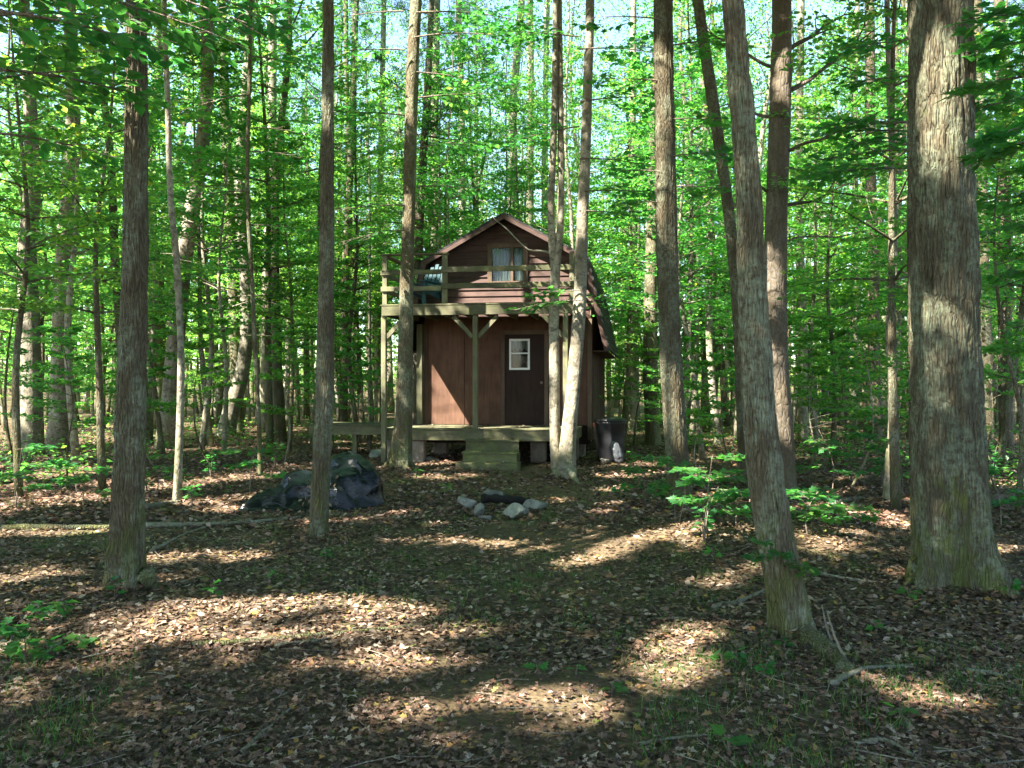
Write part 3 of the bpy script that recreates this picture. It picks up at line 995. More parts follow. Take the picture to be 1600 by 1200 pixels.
        while y < -0.08:
            MB().box((XL - 0.02, y, zt - 0.03), (XR + 0.02, min(y + 0.138, -0.04), zt + rnd.uniform(-.002, .002)), 0.005).build('deck_plank', M_DECK, dk)
            y += 0.146
    # posts: three at the front carrying the upper deck
    PX = [XL + 0.07, -0.36, 1.52]
    for i, x in enumerate(PX):
        z0 = gzf(x, 17.5) - 0.05 if i != 1 else ZL + 0.002
        yc = YF - 0.087 if i != 1 else YF + 0.06
        MB().box((x - 0.05, yc - 0.05, z0), (x + 0.05, yc + 0.05, ZU - 0.24), 0.006).build('post', M_POST, CAB)
        for sg in ([1] if i == 0 else [-1] if i == 2 else [-1, 1]):
            MB().beam((x + sg * 0.055, yc, 2.62), (x + sg * 0.46, yc, ZU - 0.26), 0.05, 0.085).build('knee_brace', M_POST, CAB)
    for x in (-1.99,):
        MB().box((x - 0.065, -0.19, ZL + 0.003), (x + 0.065, -0.06, 3.02), 0.006).build('post', M_POST, CAB)
    # railing
    RZ = ZU + 1.02
    for x in (XL + 0.06, -1.0, XR - 0.06):
        MB().box((x - 0.05, YF - 0.02, ZU + 0.004), (x + 0.05, YF + 0.08, RZ), 0.006).build('railing_post', M_POST, CAB)
    MB().box((XL + 0.01, -0.4, ZU + 0.004), (XL + 0.1, -0.31, RZ), 0.006).build('railing_post', M_POST, CAB)
    for zc in (ZU + 0.70, ZU + 0.36):
        MB().box((-1.06, YF - 0.062, zc - 0.055), (XR, YF - 0.024, zc + 0.055), 0.005).build('railing_board', M_DECK, CAB)
        MB().box((XL, YF - 0.06, zc - 0.09), (-1.064, YF - 0.024, zc + 0.01), 0.005).build('railing_board', M_DECK, CAB)
        MB().box((XL - 0.035, YF + 0.0, zc - 0.09), (XL + 0.005, -0.3, zc + 0.01), 0.005).build('railing_board', M_DECK, CAB)
        MB().box((XR - 0.005, YF + 0.0, zc - 0.05), (XR + 0.033, -0.06, zc + 0.05), 0.005).build('railing_board', M_DECK, CAB)
    MB().box((XL - 0.03, YF - 0.05, RZ + 0.002), (-0.92, YF + 0.1, RZ + 0.036), 0.005).build('railing_cap', M_DECK, CAB)
    MB().box((XL - 0.03, YF + 0.104, RZ + 0.002), (XL + 0.12, -0.3, RZ + 0.036), 0.005).build('railing_cap', M_DECK, CAB)
    # blocks under the lower deck
    for (x, y) in ((-2.2, YF + 0.25), (-1.62, YF + 0.16), (0.9, YF + 0.5), (1.5, YF + 0.25), (-2.2, -0.4), (1.5, -0.4), (0, 0.3), (-1.6, 0.3), (1.6, 0.3)):
        MB().box((x - 0.16, y - 0.1, -0.15), (x + 0.16, y + 0.1, ZL - 0.24), 0.012).build('foundation_block', M_BLOCK, CAB)
    # steps
    sx0, sx1 = -0.5, 0.62
    for i, (zt, ya, yb) in enumerate(((0.53, YF - 0.36, YF - 0.05), (0.30, YF - 0.66, YF - 0.33))):
        st = MB().box((sx0, ya, zt - 0.04), (sx1, yb, zt), 0.008).build('step_tread', M_STEP, CAB)
        MB().box((sx0 + 0.02, ya + 0.04, -0.1), (sx1 - 0.02, ya + 0.08, zt - 0.042)).build('step_riser', M_STEP, CAB)
    for x in (sx0 + 0.03, sx1 - 0.07):
        MB().box((x, YF - 0.57, -0.1), (x + 0.04, YF - 0.06, 0.255)).build('step_stringer', M_STEP, CAB)
    MB().box((sx0 - 0.06, YF - 0.93, -0.1), (sx1 + 0.06, YF - 0.60, 0.11), 0.012).build('bottom_step', M_STEP, CAB)


build_cabin()


def local(x, y, z=0.0):
    return CAB.matrix_basis @ Vector((x, y, z)) if False else Matrix.Translation(CAB.location) @ Matrix.Rotation(CAB.rotation_euler.z, 4, 'Z') @ Vector((x, y, z))


# low side platform left of the cabin
def build_platform():
    p = local(-2.62, 0.25)
    t = thing('side_platform', 'low wooden platform running out to the left of the cabin', 'platform', (p.x, p.y, gzf(p.x, p.y)), math.radians(-9))
    zt = ZL - gzf(p.x, p.y) - 0.03
    MB().box((-2.2, 0, zt - 0.24), (0, 0.04, zt - 0.035)).build('fascia_board', M_DECK, t)
    for i in range(9):
        MB().box((-2.24, -0.03 + i * 0.146, zt - 0.03), (0.0, 0.108 + i * 0.146, zt), 0.005).build('deck_plank', M_DECK, t)
    for x in (-2.1, -1.1, -0.1):
        for y in (0.1, 1.15):
            MB().box((x - 0.05, y - 0.05 + 0.045, -0.1), (x + 0.05, y + 0.095, zt - 0.034)).build('support_post', M_POST, t)


build_platform()


# ------------------------------------------------------------------ trees of the clearing, each with its own trunk
def own_trunk(pts_px, D, base_extra, sides, rings, furrow, flare, nroots, seed, top_z):
    """pts_px: (px, py, width px) from the base up; returns path and mesh in world coordinates relative to the base"""
    rng = np.random.default_rng(seed)
    P = []
    for (px, py, w) in pts_px:
        q = at(px, py, D)
        P.append((q.x, q.y, q.z, w / 2 / FPX * D))
    P = np.array(P)
    b = P[0]
    g = gzf(b[0], b[1])
    P[0, 2] = g - 0.08
    # carry on above the picture
    d = P[-1] - P[-2]; d = d / max(0.2, d[2])
    while P[-1, 2] < top_z:
        stp = min(2.5, top_z - P[-1, 2] + 0.01)
        nxt = P[-1] + np.array([d[0] * stp * 0.6 + rng.normal(0, .04), d[1] * stp * 0.6 + rng.normal(0, .04), stp, 0])
        nxt[3] = max(0.05, P[-1, 3] * (1 - 0.035 * stp))
        P = np.vstack([P, nxt])
    S = smooth_path(P, rings)
    # more rings low down
    path, rad = S[:, :3], S[:, 3]
    path[:, 1] += (vnoise(path[:, 2] * 0.4, seed, 0.5) - 0.5) * 0.12 * np.clip(path[:, 2] / 2, 0, 1)
    t, s, u = frames(path)
    n = sides
    th = np.arange(n) / n * 2 * np.pi
    hgt = (path[:, 2] - g)[:, None]
    TH = th[None, :] + 0 * hgt
    r = rad[:, None] * np.ones((1, n))
    lob = 0.0
    ph = rng.random(nroots) * 0.6 + np.arange(nroots) * 2 * np.pi / max(1, nroots)
    for k in range(nroots):
        lob = lob + np.exp(-((np.angle(np.exp(1j * (TH - ph[k])))) / 0.30) ** 2) * (0.7 + 0.7 * rng.random())
    fall = np.exp(-np.clip(hgt, 0, None) / (0.75 * flare))
    r = r * (1 + fall * (0.12 + 0.95 * lob) * flare)
    r = r * (1 + 0.07 * (vnoise(np.cos(TH) * 1.3 + seed, np.sin(TH) * 1.3, hgt * 1.1) - 0.5) * 2)
    if furrow > 0:
        cx, cyy = np.cos(TH), np.sin(TH)
        R0 = rad.mean()
        f = 10.5 * (R0 / 0.16) ** 0.7
        wx = (vnoise(cx * 3 + 5, cyy * 3, hgt * 2.5) - 0.5) * 0.5
        a = vnoise(cx * f * .5 + wx * 2, cyy * f * .5 + wx, hgt * 3.6 + seed)
        b2 = vnoise(cx * f + 11, cyy * f + wx * 3, hgt * 7.0 + 3)
        ridge = 1 - np.abs(2 * a - 1)
        ridge2 = 1 - np.abs(2 * b2 - 1)
        r = r - furrow * (np.clip(ridge - 0.55, 0, 1) * 2.0 + 0.5 * np.clip(ridge2 - 0.6, 0, 1) * 2)
    # rings stay level so that the bole sits on the floor
    V = path[:, None, :] + r[:, :, None] * (np.cos(TH)[:, :, None] * np.array([1.0, 0, 0]) + np.sin(TH)[:, :, None] * np.array([0, 1.0, 0]))
    # sink root ends to the floor
    low = fall * 1.0
    V = V - np.array([b[0], b[1], g])
    i = np.arange(rings - 1)[:, None] * n + np.arange(n)[None]
    j = np.arange(rings - 1)[:, None] * n + ((np.arange(n) + 1) % n)[None]
    F = np.stack([i, j, j + n, i + n], -1).reshape(-1)
    sizes = np.full((rings - 1) * n, 4)
    F = np.concatenate([F, (rings - 1) * n + np.arange(n)]); sizes = np.append(sizes, n)
    me = mesh_np('trunk', V.reshape(-1, 3), F, sizes, True)
    return Vector((b[0], b[1], g)), path - np.array([b[0], b[1], g]), rad, me


def own_tree(name, label, cat, pts_px, bark, D=None, sides=40, rings=90, furrow=0.006, flare=0.6, nroots=5, kind=None, kz=None, seed=1, snags=(), group=None, top_z=None):
    if D is None:
        D = FPX * CAM_H / (pts_px[0][1] - 600.0)
    kind = kind or OVERHEAD[seed % len(OVERHEAD)]
    ztop = top_z or (CAM_H + 600 / FPX * D + 1.5)
    ztop = max(ztop, kind.crown0 - 0.6 if hasattr(kind, 'crown0') else ztop)
    base, path, rad, me = own_trunk(pts_px, D, 0, sides, rings, furrow, flare, nroots, seed, ztop)
    t = thing(name, label, cat, base, 0, group)
    tr = link('trunk', me, bark, t)
    # upper limbs and crown start where the bole ends
    e = path[-1]
    if hasattr(kind, 'limbs'):
        dz = e[2] - (kind.crown0 - 0.6)
        j = np.searchsorted(kind.path[:, 2], kind.crown0 - 0.6)
        off = Vector((e[0] - kind.path[j, 0], e[1] - kind.path[j, 1], max(0.0, dz)))
        lm = link('limbs', kind.limbs, bark, t); lm.location = off
        cr = link('crown', kind.crown, kind.leaf_material, t); cr.location = off
        CROWNS.append((cr, kind, t))
    for sn in snags:
        zz, az, L, rise, rr = sn
        j = min(len(path) - 1, np.searchsorted(path[:, 2], zz))
        rg = np.random.default_rng(int(zz * 100) + seed)
        p = path[j]
        d = np.array([math.cos(az), math.sin(az), rise])
        pts = [p + d * 0.3 * rad[j]]
        for q in range(1, 7):
            pts.append(pts[-1] + d * L / 6 + rg.normal(0, 0.035 * L, 3))
        pts = np.array(pts)
        mb = MB(); mb.tube(smooth_path(pts, 12), np.linspace(rr, 0.004, 12), 7)
        br = mb.build('branch', M_DEADWOOD if rr < 0.02 else bark, t, True)
        for q in range(4):
            a0 = pts[2 + q]
            e0 = a0 + (d * 0.5 + rg.normal(0, .5, 3)) * L * 0.35
            m0 = (a0 + e0) / 2 + rg.normal(0, .04, 3)
            MB().tube(smooth_path(np.array([a0, m0, e0]), 6), np.linspace(rr * .4, 0.002, 6), 5).build('twig', M_DEADWOOD if rr < 0.02 else bark, br, True)
    return t, path, rad


PI = math.pi
# near boles
own_tree('oak_tree', 'upright oak with furrowed bark, foreground left of the black tarpaulin', 'tree',
         [(200, 925, 53.3), (200, 800, 48.2), (204, 650, 45.6), (211, 420, 39.6), (214, 200, 36.1), (216, 0, 33.5)], M_OAK, sides=110, rings=330, furrow=0.017, flare=0.5, seed=3)
own_tree('oak_tree', 'slim straight tree standing right in front of the black tarpaulin', 'tree',
         [(497, 832, 28.8), (500, 760, 28.8), (507, 600, 28.8), (511, 350, 23.2), (513, 120, 19.2), (513, 0, 17.6)], M_OAK, sides=80, rings=240, furrow=0.009, flare=0.3, seed=5)
own_tree('oak_tree', 'dark trunk rising in front of the left end of the porch', 'tree',
         [(622, 727, 28.6), (630, 660, 26.0), (633, 560, 24.4), (637, 400, 21.0), (641, 250, 20.2), (644, 120, 20.2), (650, 0, 17.6)], M_OAK, D=16.55, sides=40, rings=140, furrow=0.005, flare=0.75, seed=6, kind=CANOPY[0])
own_tree('forked_tree', 'pale leaning stem of the twin trunks before the right porch end, the thicker one', 'tree',
         [(882, 742, 25.2), (887, 690, 23.5), (896, 600, 21.8), (905, 480, 21.0), (910, 350, 18.5), (916, 200, 16.0), (922, 0, 13.4)], M_PALE, D=15.3, sides=36, rings=130, furrow=0.003, flare=0.6, nroots=4, seed=9, kind=CANOPY[2])
ft, fpath, frad = own_tree('forked_tree', 'thin upright stem of the twin trunks, forking again above the porch rail', 'tree',
         [(872, 735, 18.0), (867, 680, 17.1), (866, 580, 16.2), (866, 480, 15.3), (869, 410, 14.4), (877, 330, 9.9), (876, 200, 9.9), (874, 0, 9.0)], M_PALE, D=15.45, sides=30, rings=120, furrow=0.003, flare=0.4, nroots=3, seed=12, kind=CANOPY[2])
pf = [at(867, 425, 15.45) - ft.location, at(863, 380, 15.42) - ft.location, at(861, 320, 15.4) - ft.location, at(866, 180, 15.4) - ft.location, at(868, 0, 15.4) - ft.location, at(866, -150, 15.4) - ft.location]
MB().tube(smooth_path(np.array([list(p) for p in pf]), 40), np.linspace(0.075, 0.045, 40), 14).build('second_stem', M_PALE, ft, True)
own_tree('oak_tree', 'furrowed tree right of the cabin with sun on its lower trunk', 'tree',
         [(1062, 792, 41.8), (1060, 740, 37.0), (1054, 650, 35.1), (1047, 520, 35.1), (1041, 350, 33.2), (1038, 150, 32.3), (1036, 0, 30.4)], M_OAK, sides=80, rings=240, furrow=0.015, flare=0.3, seed=14)
own_tree('oak_tree', 'leaning oak with lichen on its bark, foreground right of the path', 'tree',
         [(1243, 985, 68.4), (1230, 930, 62.7), (1212, 840, 58.9), (1192, 700, 55.1), (1180, 550, 51.3), (1171, 380, 44.6), (1162, 200, 38.0), (1147, 0, 34.2)], M_OAK, sides=120, rings=380, furrow=0.015, flare=0.28, nroots=5, seed=17)
own_tree('pine_tree', 'dark reddish pine with bare broken branches behind the leaning oak', 'tree',
         [(1226, 780, 36.8), (1222, 700, 36.8), (1214, 560, 36.0), (1212, 400, 34.4), (1216, 250, 33.6), (1221, 100, 32.0), (1222, 0, 30.4)], M_PINE, D=12.6, sides=50, rings=150, furrow=0.006, flare=0.25, seed=20, kind=PINES[0],
         snags=((4.3, 0.3, 1.5, 0.12, 0.035), (5.0, -0.5, 1.9, 0.35, 0.03), (5.6, 2.7, 1.0, 0.3, 0.03), (4.4, 3.3, 0.7, 0.5, 0.025), (5.9, 0.2, 1.7, 0.7, 0.04), (6.3, 3.0, 1.3, 0.5, 0.03), (3.7, 0.1, 1.5, 0.2, 0.018), (6.5, 0.7, 1.6, 0.9, 0.04), (4.9, 0.6, 2.3, 0.08, 0.02)))
own_tree('old_oak_tree', 'massive old oak with flared mossy base at the right', 'tree',
         [(1492, 905, 118.3), (1486, 820, 108.6), (1482, 650, 106.7), (1478, 450, 102.8), (1475, 300, 100.9), (1472, 150, 98.9), (1469, 0, 97.0)], M_BIGOAK, sides=150, rings=360, furrow=0.03, flare=0.62, nroots=4, seed=25, kind=OVERHEAD[1])

# middle distance trees one can tell apart
MID = [
    ('forest_tree', 'crooked grey tree at the far left edge of the clearing', [(50, 712, 34), (50, 640, 32), (48, 520, 29), (42, 400, 28), (50, 300, 24), (50, 200, 20), (40, 60, 16), (38, 0, 15)], M_PALE, None, 31, CANOPY[1]),
    ('sapling', 'thin white sapling trunk between the left oak and the tarpaulin', [(276, 783, 13), (280, 700, 12), (282, 600, 11), (281, 520, 10), (275, 400, 10), (266, 300, 9), (262, 150, 8), (258, 0, 7)], M_PALE, None, 32, CANOPY[2]),
    ('sapling', 'thin dark sapling behind the left edge of the tarpaulin', [(407, 742, 8), (404, 650, 7), (398, 540, 7), (393, 420, 7), (388, 280, 6), (392, 0, 6)], M_OAK, None, 33, CANOPY[2]),
    ('curved_tree', 'curved trunk swinging to the left at its foot, deep left of the cabin', [(350, 678, 30), (362, 640, 27), (378, 580, 22), (386, 500, 20), (382, 400, 18), (374, 290, 17), (386, 120, 15), (392, 0, 13)], M_PALE, 27.0, 34, CANOPY[0]),
    ('forest_tree', 'dark trunk close behind the curved tree', [(372, 670, 19), (366, 520, 17), (362, 380, 17), (352, 200, 15), (346, 0, 14)], M_OAK, 29.0, 35, CANOPY[4]),
    ('forest_tree', 'straight pale trunk right of the curved tree', [(413, 676, 18), (416, 560, 17), (418, 420, 16), (424, 250, 14), (426, 0, 12)], M_PALE, 28.5, 36, CANOPY[1]),
    ('forest_tree', 'dark thin trunk close behind the left foreground oak', [(190, 690, 14), (188, 560, 13), (180, 400, 13), (172, 250, 12), (158, 120, 11), (150, 0, 10)], M_OAK, 22.0, 37, CANOPY[4]),
    ('forest_tree', 'tall pale trunk rising behind the left roof slope', [(676, 668, 18), (677, 400, 16), (678, 250, 15), (680, 100, 14), (682, 0, 13)], M_PALE, 31.0, 38, CANOPY[0]),
    ('forest_tree', 'slim sunlit trunk above the left porch rail', [(720, 664, 13), (721, 400, 11), (722, 200, 10), (716, 0, 9)], M_PALE, 34.0, 39, CANOPY[2]),
    ('forest_tree', 'grey trunk rising straight above the roof peak', [(800, 660, 15), (801, 300, 14), (803, 150, 13), (815, 0, 11)], M_PALE, 36.0, 40, CANOPY[1]),
    ('forest_tree', 'bluish trunk just right of the roof peak', [(828, 658, 13), (828, 330, 12), (829, 150, 11), (828, 0, 10)], M_PALE, 39.0, 41, CANOPY[4]),
    ('forest_tree', 'bright thin trunk left of the twin stems', [(851, 658, 11), (851, 300, 10), (853, 120, 9), (855, 0, 9)], M_PALE, 37.0, 42, CANOPY[2]),
    ('forest_tree', 'dark trunk close behind the furrowed tree right of the cabin', [(1021, 702, 23), (1017, 600, 22), (1016, 450, 20), (1020, 300, 17), (1026, 100, 15), (1030, 0, 14)], M_OAK, 22.5, 43, CANOPY[0]),
    ('forest_tree', 'slim white spotted trunk between the two furrowed trees on the right', [(1122, 700, 13), (1116, 640, 12), (1109, 540, 11), (1108, 420, 10), (1112, 300, 9), (1100, 150, 9), (1090, 0, 8)], M_PALE, 23.0, 44, CANOPY[2]),
    ('forest_tree', 'slanting trunk just left of the leaning oak', [(1162, 770, 16), (1158, 640, 16), (1152, 480, 17), (1138, 330, 18), (1112, 150, 18), (1090, 0, 17)], M_OAK, 14.0, 45, CANOPY[1]),
    ('forest_tree', 'grey trunk right of the dark pine, knotted at mid height', [(1255, 700, 17), (1254, 600, 15), (1255, 520, 14), (1250, 400, 13), (1248, 250, 12), (1252, 0, 11)], M_PALE, 24.0, 46, CANOPY[4]),
    ('sapling', 'crooked white sapling left of the massive oak', [(1386, 778, 14), (1389, 720, 13), (1393, 660, 12), (1391, 580, 11), (1388, 510, 10), (1396, 430, 10), (1398, 300, 9), (1392, 150, 8), (1388, 0, 8)], M_PALE, None, 47, CANOPY[2]),
    ('forest_tree', 'dark straight trunk left of the crooked white sapling', [(1368, 700, 19), (1366, 560, 18), (1364, 400, 17), (1360, 200, 16), (1358, 0, 15)], M_PINE, 23.5, 48, PINES[1]),
    ('forest_tree', 'paired dark trunk touching the crooked white sapling', [(1398, 708, 13), (1400, 560, 13), (1402, 430, 12), (1400, 250, 11), (1398, 0, 10)], M_OAK, 25.0, 49, CANOPY[0]),
    ('forest_tree', 'thin white forked trunk between the pine and the white sapling', [(1332, 690, 9), (1332, 620, 8), (1335, 540, 8), (1338, 420, 7), (1336, 200, 6), (1340, 0, 6)], M_PALE, 24.5, 50, CANOPY[2]),
    ('forest_tree', 'dark trunk right of the massive oak', [(1573, 700, 20), (1570, 560, 19), (1568, 400, 18), (1566, 200, 17), (1560, 0, 16)], M_PINE, 22.0, 51, PINES[0]),
    ('forest_tree', 'grey trunk half hidden by the right side of the massive oak', [(1545, 690, 18), (1541, 560, 16), (1536, 400, 16), (1532, 200, 15), (1528, 0, 14)], M_OAK, 24.0, 52, CANOPY[4]),
    ('forest_tree', 'slim grey trunk right of the cabin beyond the black bin', [(988, 676, 13), (988, 540, 12), (990, 400, 11), (988, 250, 10), (990, 0, 9)], M_PALE, 30.0, 53, CANOPY[1]),
    ('forest_tree', 'dark trunk left of the porch between tarpaulin and cabin', [(536, 676, 14), (538, 560, 13), (540, 420, 12), (548, 250, 11), (556, 0, 10)], M_OAK, 27.5, 54, CANOPY[0]),
    ('forest_tree', 'leaning thin trunk left of the lower deck', [(566, 674, 10), (560, 560, 10), (552, 450, 9), (545, 300, 8), (540, 0, 7)], M_OAK, 28.5, 55, CANOPY[2]),
    ('forest_tree', 'slim trunk close to the left porch post', [(590, 668, 12), (590, 540, 11), (592, 400, 10), (596, 200, 9), (600, 0, 8)], M_PALE, 31.0, 56, CANOPY[4]),
]
for nm, lb, pts, bk, D, sd, kd in MID:
    own_tree(nm, lb, 'sapling' if nm == 'sapling' else 'tree', pts, bk, D=D, sides=16, rings=60, furrow=0.003 if bk is not M_PALE else 0.0, flare=0.3, nroots=3, seed=sd, kind=kd)

NAMED_XY = [(o.location.x, o.location.y) for o in col.objects if o.parent is None and o.get('category') in ('tree', 'sapling')]

# ------------------------------------------------------------------ gaps in the canopy, where the sun reaches the floor, the cabin and the boles
GAPS = []       # (point, radius)
def ggap(px, py, r): GAPS.append((np.array(on_ground(px, py)), r))
def pgap(px, py, D, r): GAPS.append((np.array(at(px, py, D)), r))


for a in ((240, 985, .16), (290, 970, .2), (340, 960, .2), (390, 962, .18), (440, 955, .2), (490, 948, .18), (540, 950, .15), (590, 955, .15), (640, 962, .14), (300, 1000, .12), (400, 1003, .1), (480, 1000, .1), (560, 985, .08),
          (600, 1002, .08), (660, 992, .08), (720, 985, .08), (770, 982, .06), (640, 1032, .09), (690, 1025, .09), (560, 1042, .06), (800, 1085, .09), (850, 1090, .11), (900, 1095, .1), (940, 1100, .08), (620, 1122, .07), (660, 1112, .07), (690, 1180, .05),
          (900, 868, .16), (935, 860, .2), (970, 850, .28), (1005, 845, .26), (1040, 840, .2), (850, 842, .1), (790, 838, .1), (730, 836, .12), (680, 834, .12), (640, 838, .1), (920, 830, .1),
          (1080, 838, .22), (1115, 850, .25), (1150, 845, .22), (1050, 1000, .13), (1065, 1025, .12), (1085, 985, .12), (1030, 1045, .09), (1075, 1060, .1), (1240, 848, .22), (1275, 845, .24), (1300, 862, .2), (1320, 838, .2),
          (260, 865, .14), (320, 862, .14), (380, 860, .14), (420, 862, .1), (20, 800, .3), (70, 790, .35), (120, 782, .35), (160, 790, .25), (40, 905, .14), (90, 895, .12), (20, 835, .18), (100, 832, .18), (160, 827, .16),
          (270, 758, .4), (330, 748, .45), (390, 745, .4), (60, 742, .5), (130, 738, .5), (190, 750, .4), (20, 760, .4), (300, 785, .3), (360, 792, .25), (590, 808, .15), (640, 800, .13), (500, 812, .12), (700, 748, .15), (660, 745, .15), (740, 742, .12),
          (1000, 722, .4), (980, 740, .3), (960, 760, .2), (880, 775, .15), (1310, 765, .4), (1350, 752, .4), (1290, 790, .3), (1380, 800, .25), (1420, 815, .2), (1560, 850, .2), (1580, 760, .4), (1540, 740, .4), (1100, 745, .35), (1130, 770, .3),
          (1130, 905, .1), (1180, 890, .08), (1420, 1060, .07), (1450, 1080, .07), (560, 700, .4), (600, 690, .5), (520, 690, .5)):
    ggap(*a)
# porch wall, decks, gable
for a in ((690, 575, 19.3, .4), (695, 620, 19.3, .4), (715, 640, 19.3, .4), (745, 655, 19.3, .3), (664, 560, 19.2, .3), (664, 620, 19.2, .3), (700, 668, 18.6, .4), (780, 668, 18.2, .3), (840, 670, 17.8, .25), (640, 668, 18.6, .4),
          (690, 480, 17.5, .12), (660, 480, 17.5, .1), (735, 430, 19.2, .35), (770, 455, 19.2, .35), (820, 450, 19.2, .35), (870, 450, 19.1, .3), (720, 460, 19.2, .3), (900, 430, 19.1, .25),
          (845, 365, 19.0, .15), (910, 415, 19, .25), (662, 700, 17.3, .3)):
    pgap(*a)
# boles
for a in ((905, 560, 15.2, .22), (900, 600, 15.2, .22), (893, 660, 15.2, .2), (908, 480, 15.2, .2), (912, 340, 15.2, .18), (868, 620, 15.3, .16), (866, 680, 15.3, .16), (868, 560, 15.3, .15), (640, 110, 16.3, .22), (640, 160, 16.3, .2), (638, 320, 16.3, .2), (641, 30, 16.3, .2),
          (1048, 600, 11.4, .18), (1050, 660, 11.4, .14), (1035, 180, 11.4, .2), (1030, 100, 11.4, .18), (1032, 260, 11.4, .15), (1470, 130, 7.0, .14), (1470, 90, 7.0, .12), (1465, 215, 7.0, .08), (1430, 40, 7.1, .1),
          (282, 720, 12, .15), (282, 660, 12, .15), (281, 600, 12, .15), (1392, 680, 12, .2), (1392, 620, 12, .2), (1392, 560, 12, .15), (48, 560, 19.6, .3), (48, 480, 19.6, .3), (50, 640, 19.6, .3), (365, 630, 27, .4), (385, 500, 27, .3), (205, 120, 6.7, .1), (206, 200, 6.7, .1), (185, 860, 6.8, .07), (190, 850, 6.8, .07),
          (1110, 560, 23, .3), (1112, 620, 23, .3), (1025, 480, 22.3, .3), (1027, 430, 22.3, .3), (678, 300, 31, .4), (678, 200, 31, .4), (678, 360, 31, .4),
          (560, 270, 9, .1), (510, 160, 9.3, .12), (508, 600, 9.3, .08), (548, 762, 11.4, .1), (535, 715, 11.6, .08), (465, 732, 11.6, .09)):
    pgap(*a)

_G = np.array([g[0] for g in GAPS]); _GR = np.array([g[1] for g in GAPS])


def in_gap(c, margin=0.13, near=0.6):
    """leaves (world centres) that stand in one of the sun's openings"""
    ts = np.array(TO_SUN)
    kill = np.zeros(len(c), bool)
    lo, hi = c.min(0), c.max(0)
    mid = (lo + hi) / 2; ext = np.linalg.norm(hi - lo) / 2
    d = mid - _G; s_ = d @ ts
    dist = np.linalg.norm(d - s_[:, None] * ts, axis=1)
    for k in np.where((dist < ext + _GR + .3) & (s_ > -ext))[0]:
        w = c - _G[k]; sw = w @ ts
        e = np.linalg.norm(w - sw[:, None] * ts, axis=1)
        kill |= (e < _GR[k] + margin) & (sw > near)
    return kill


# ------------------------------------------------------------------ the wood behind and around
def in_cabin(x, y, m=0.6):
    q = Matrix.Rotation(math.radians(9), 4, 'Z') @ (Vector((x, y, 0)) - Vector((-0.12, 19.3, 0)))
    return -4.9 - m < q.x < 2.4 + m and -3.2 - m < q.y < DEPTH + m


def scatter(n, ylo, yhi, ratio, mind, taken, seed, reject=None):
    rg = np.random.default_rng(seed)
    out = []
    tries = 0
    while len(out) < n and tries < n * 80:
        tries += 1
        y = math.sqrt(rg.uniform(ylo ** 2, yhi ** 2))
        x = rg.uniform(-1, 1) * ratio * y
        if in_cabin(x, y): continue
        if reject and reject(x, y): continue
        if any((x - a) ** 2 + (y - b) ** 2 < mind ** 2 for a, b in taken): continue
        if any((x - a) ** 2 + (y - b) ** 2 < mind ** 2 for a, b in out): continue
        out.append((x, y))
    return out


def side_word(x, y):
    px = 800 + FPX * x / y
    return 'left of the cabin' if px < 600 else 'right of the cabin' if px > 960 else 'behind the cabin'


ANCHORS = [(70, 'at the far left edge'), (165, 'left of the left foreground oak'), (245, 'seen past the left foreground oak'), (345, 'right of the left foreground oak'), (430, 'near the curved trunk'), (500, 'left of the slim tree by the tarpaulin'), (600, 'between the tarpaulin and the porch'),
           (690, 'behind the left porch end'), (780, 'behind the left roof slope'), (870, 'behind the right roof slope'), (960, 'behind the right cabin corner'), (1030, 'just right of the cabin'), (1110, 'right of the sunlit furrowed tree'), (1200, 'left of the dark pine'), (1290, 'right of the dark pine'), (1400, 'around the crooked white sapling'), (1560, 'behind the massive oak'), (9999, 'at the far right edge')]


def where(x, y):
    px = 800 + FPX * x / y
    w = next(p for b, p in ANCHORS if px < b)
    return w + (', nearer rank' if y < 29 else ', middle rank' if y < 40 else ', deepest rank')


rt = random.Random(5)
taken = list(NAMED_XY)
big = scatter(84, 21, 52, 0.66, 1.15, taken, 21)
for i, (x, y) in enumerate(big):
    pine = rt.random() < 0.2
    kd = rt.choice(PINES) if pine else rt.choice(CANOPY)
    w = side_word(x, y)
    place_tree(kd, x, y, rt.uniform(0, 6.28), rt.uniform(0.72, 1.1), 'forest_tree',
               ('tall slender pine ' if pine else 'tall slender broadleaf tree ') + where(x, y), 'tree', 'forest trees ' + w,
               M_PINE if pine else rt.choice([M_OAK, M_PALE, M_PALE]))
taken += big
poles = scatter(120, 21, 56, 0.66, 0.8, taken, 91)
for i, (x, y) in enumerate(poles):
    w = side_word(x, y)
    place_tree(CANOPY[rt.choice([2, 4, 0])], x, y, rt.uniform(0, 6.28), rt.uniform(0.7, 1.0), 'pole_tree', 'thin straight pole-like tree ' + where(x, y), 'tree', 'thin trees ' + w, rt.choice([M_PALE, M_PALE, M_OAK]), None, rt.uniform(0.42, 0.7))
und = scatter(150, 20, 50, 0.66, 1.0, [], 33, lambda x, y: (abs(x) < 3.6 and y < 26) or (y < 21 and abs(x) < 5.0))
for i, (x, y) in enumerate(und):
    w = side_word(x, y)
    kd = UNDER[rt.choice([0, 1, 1, 3, 5, 5, 2])]
    place_tree(kd, x, y, rt.uniform(0, 6.28), rt.uniform(0.8, 1.2), 'understorey_tree',
               'young tree with flat leafy tiers ' + where(x, y), 'young tree', 'young trees ' + w, rt.choice([M_PALE, M_OAK]))

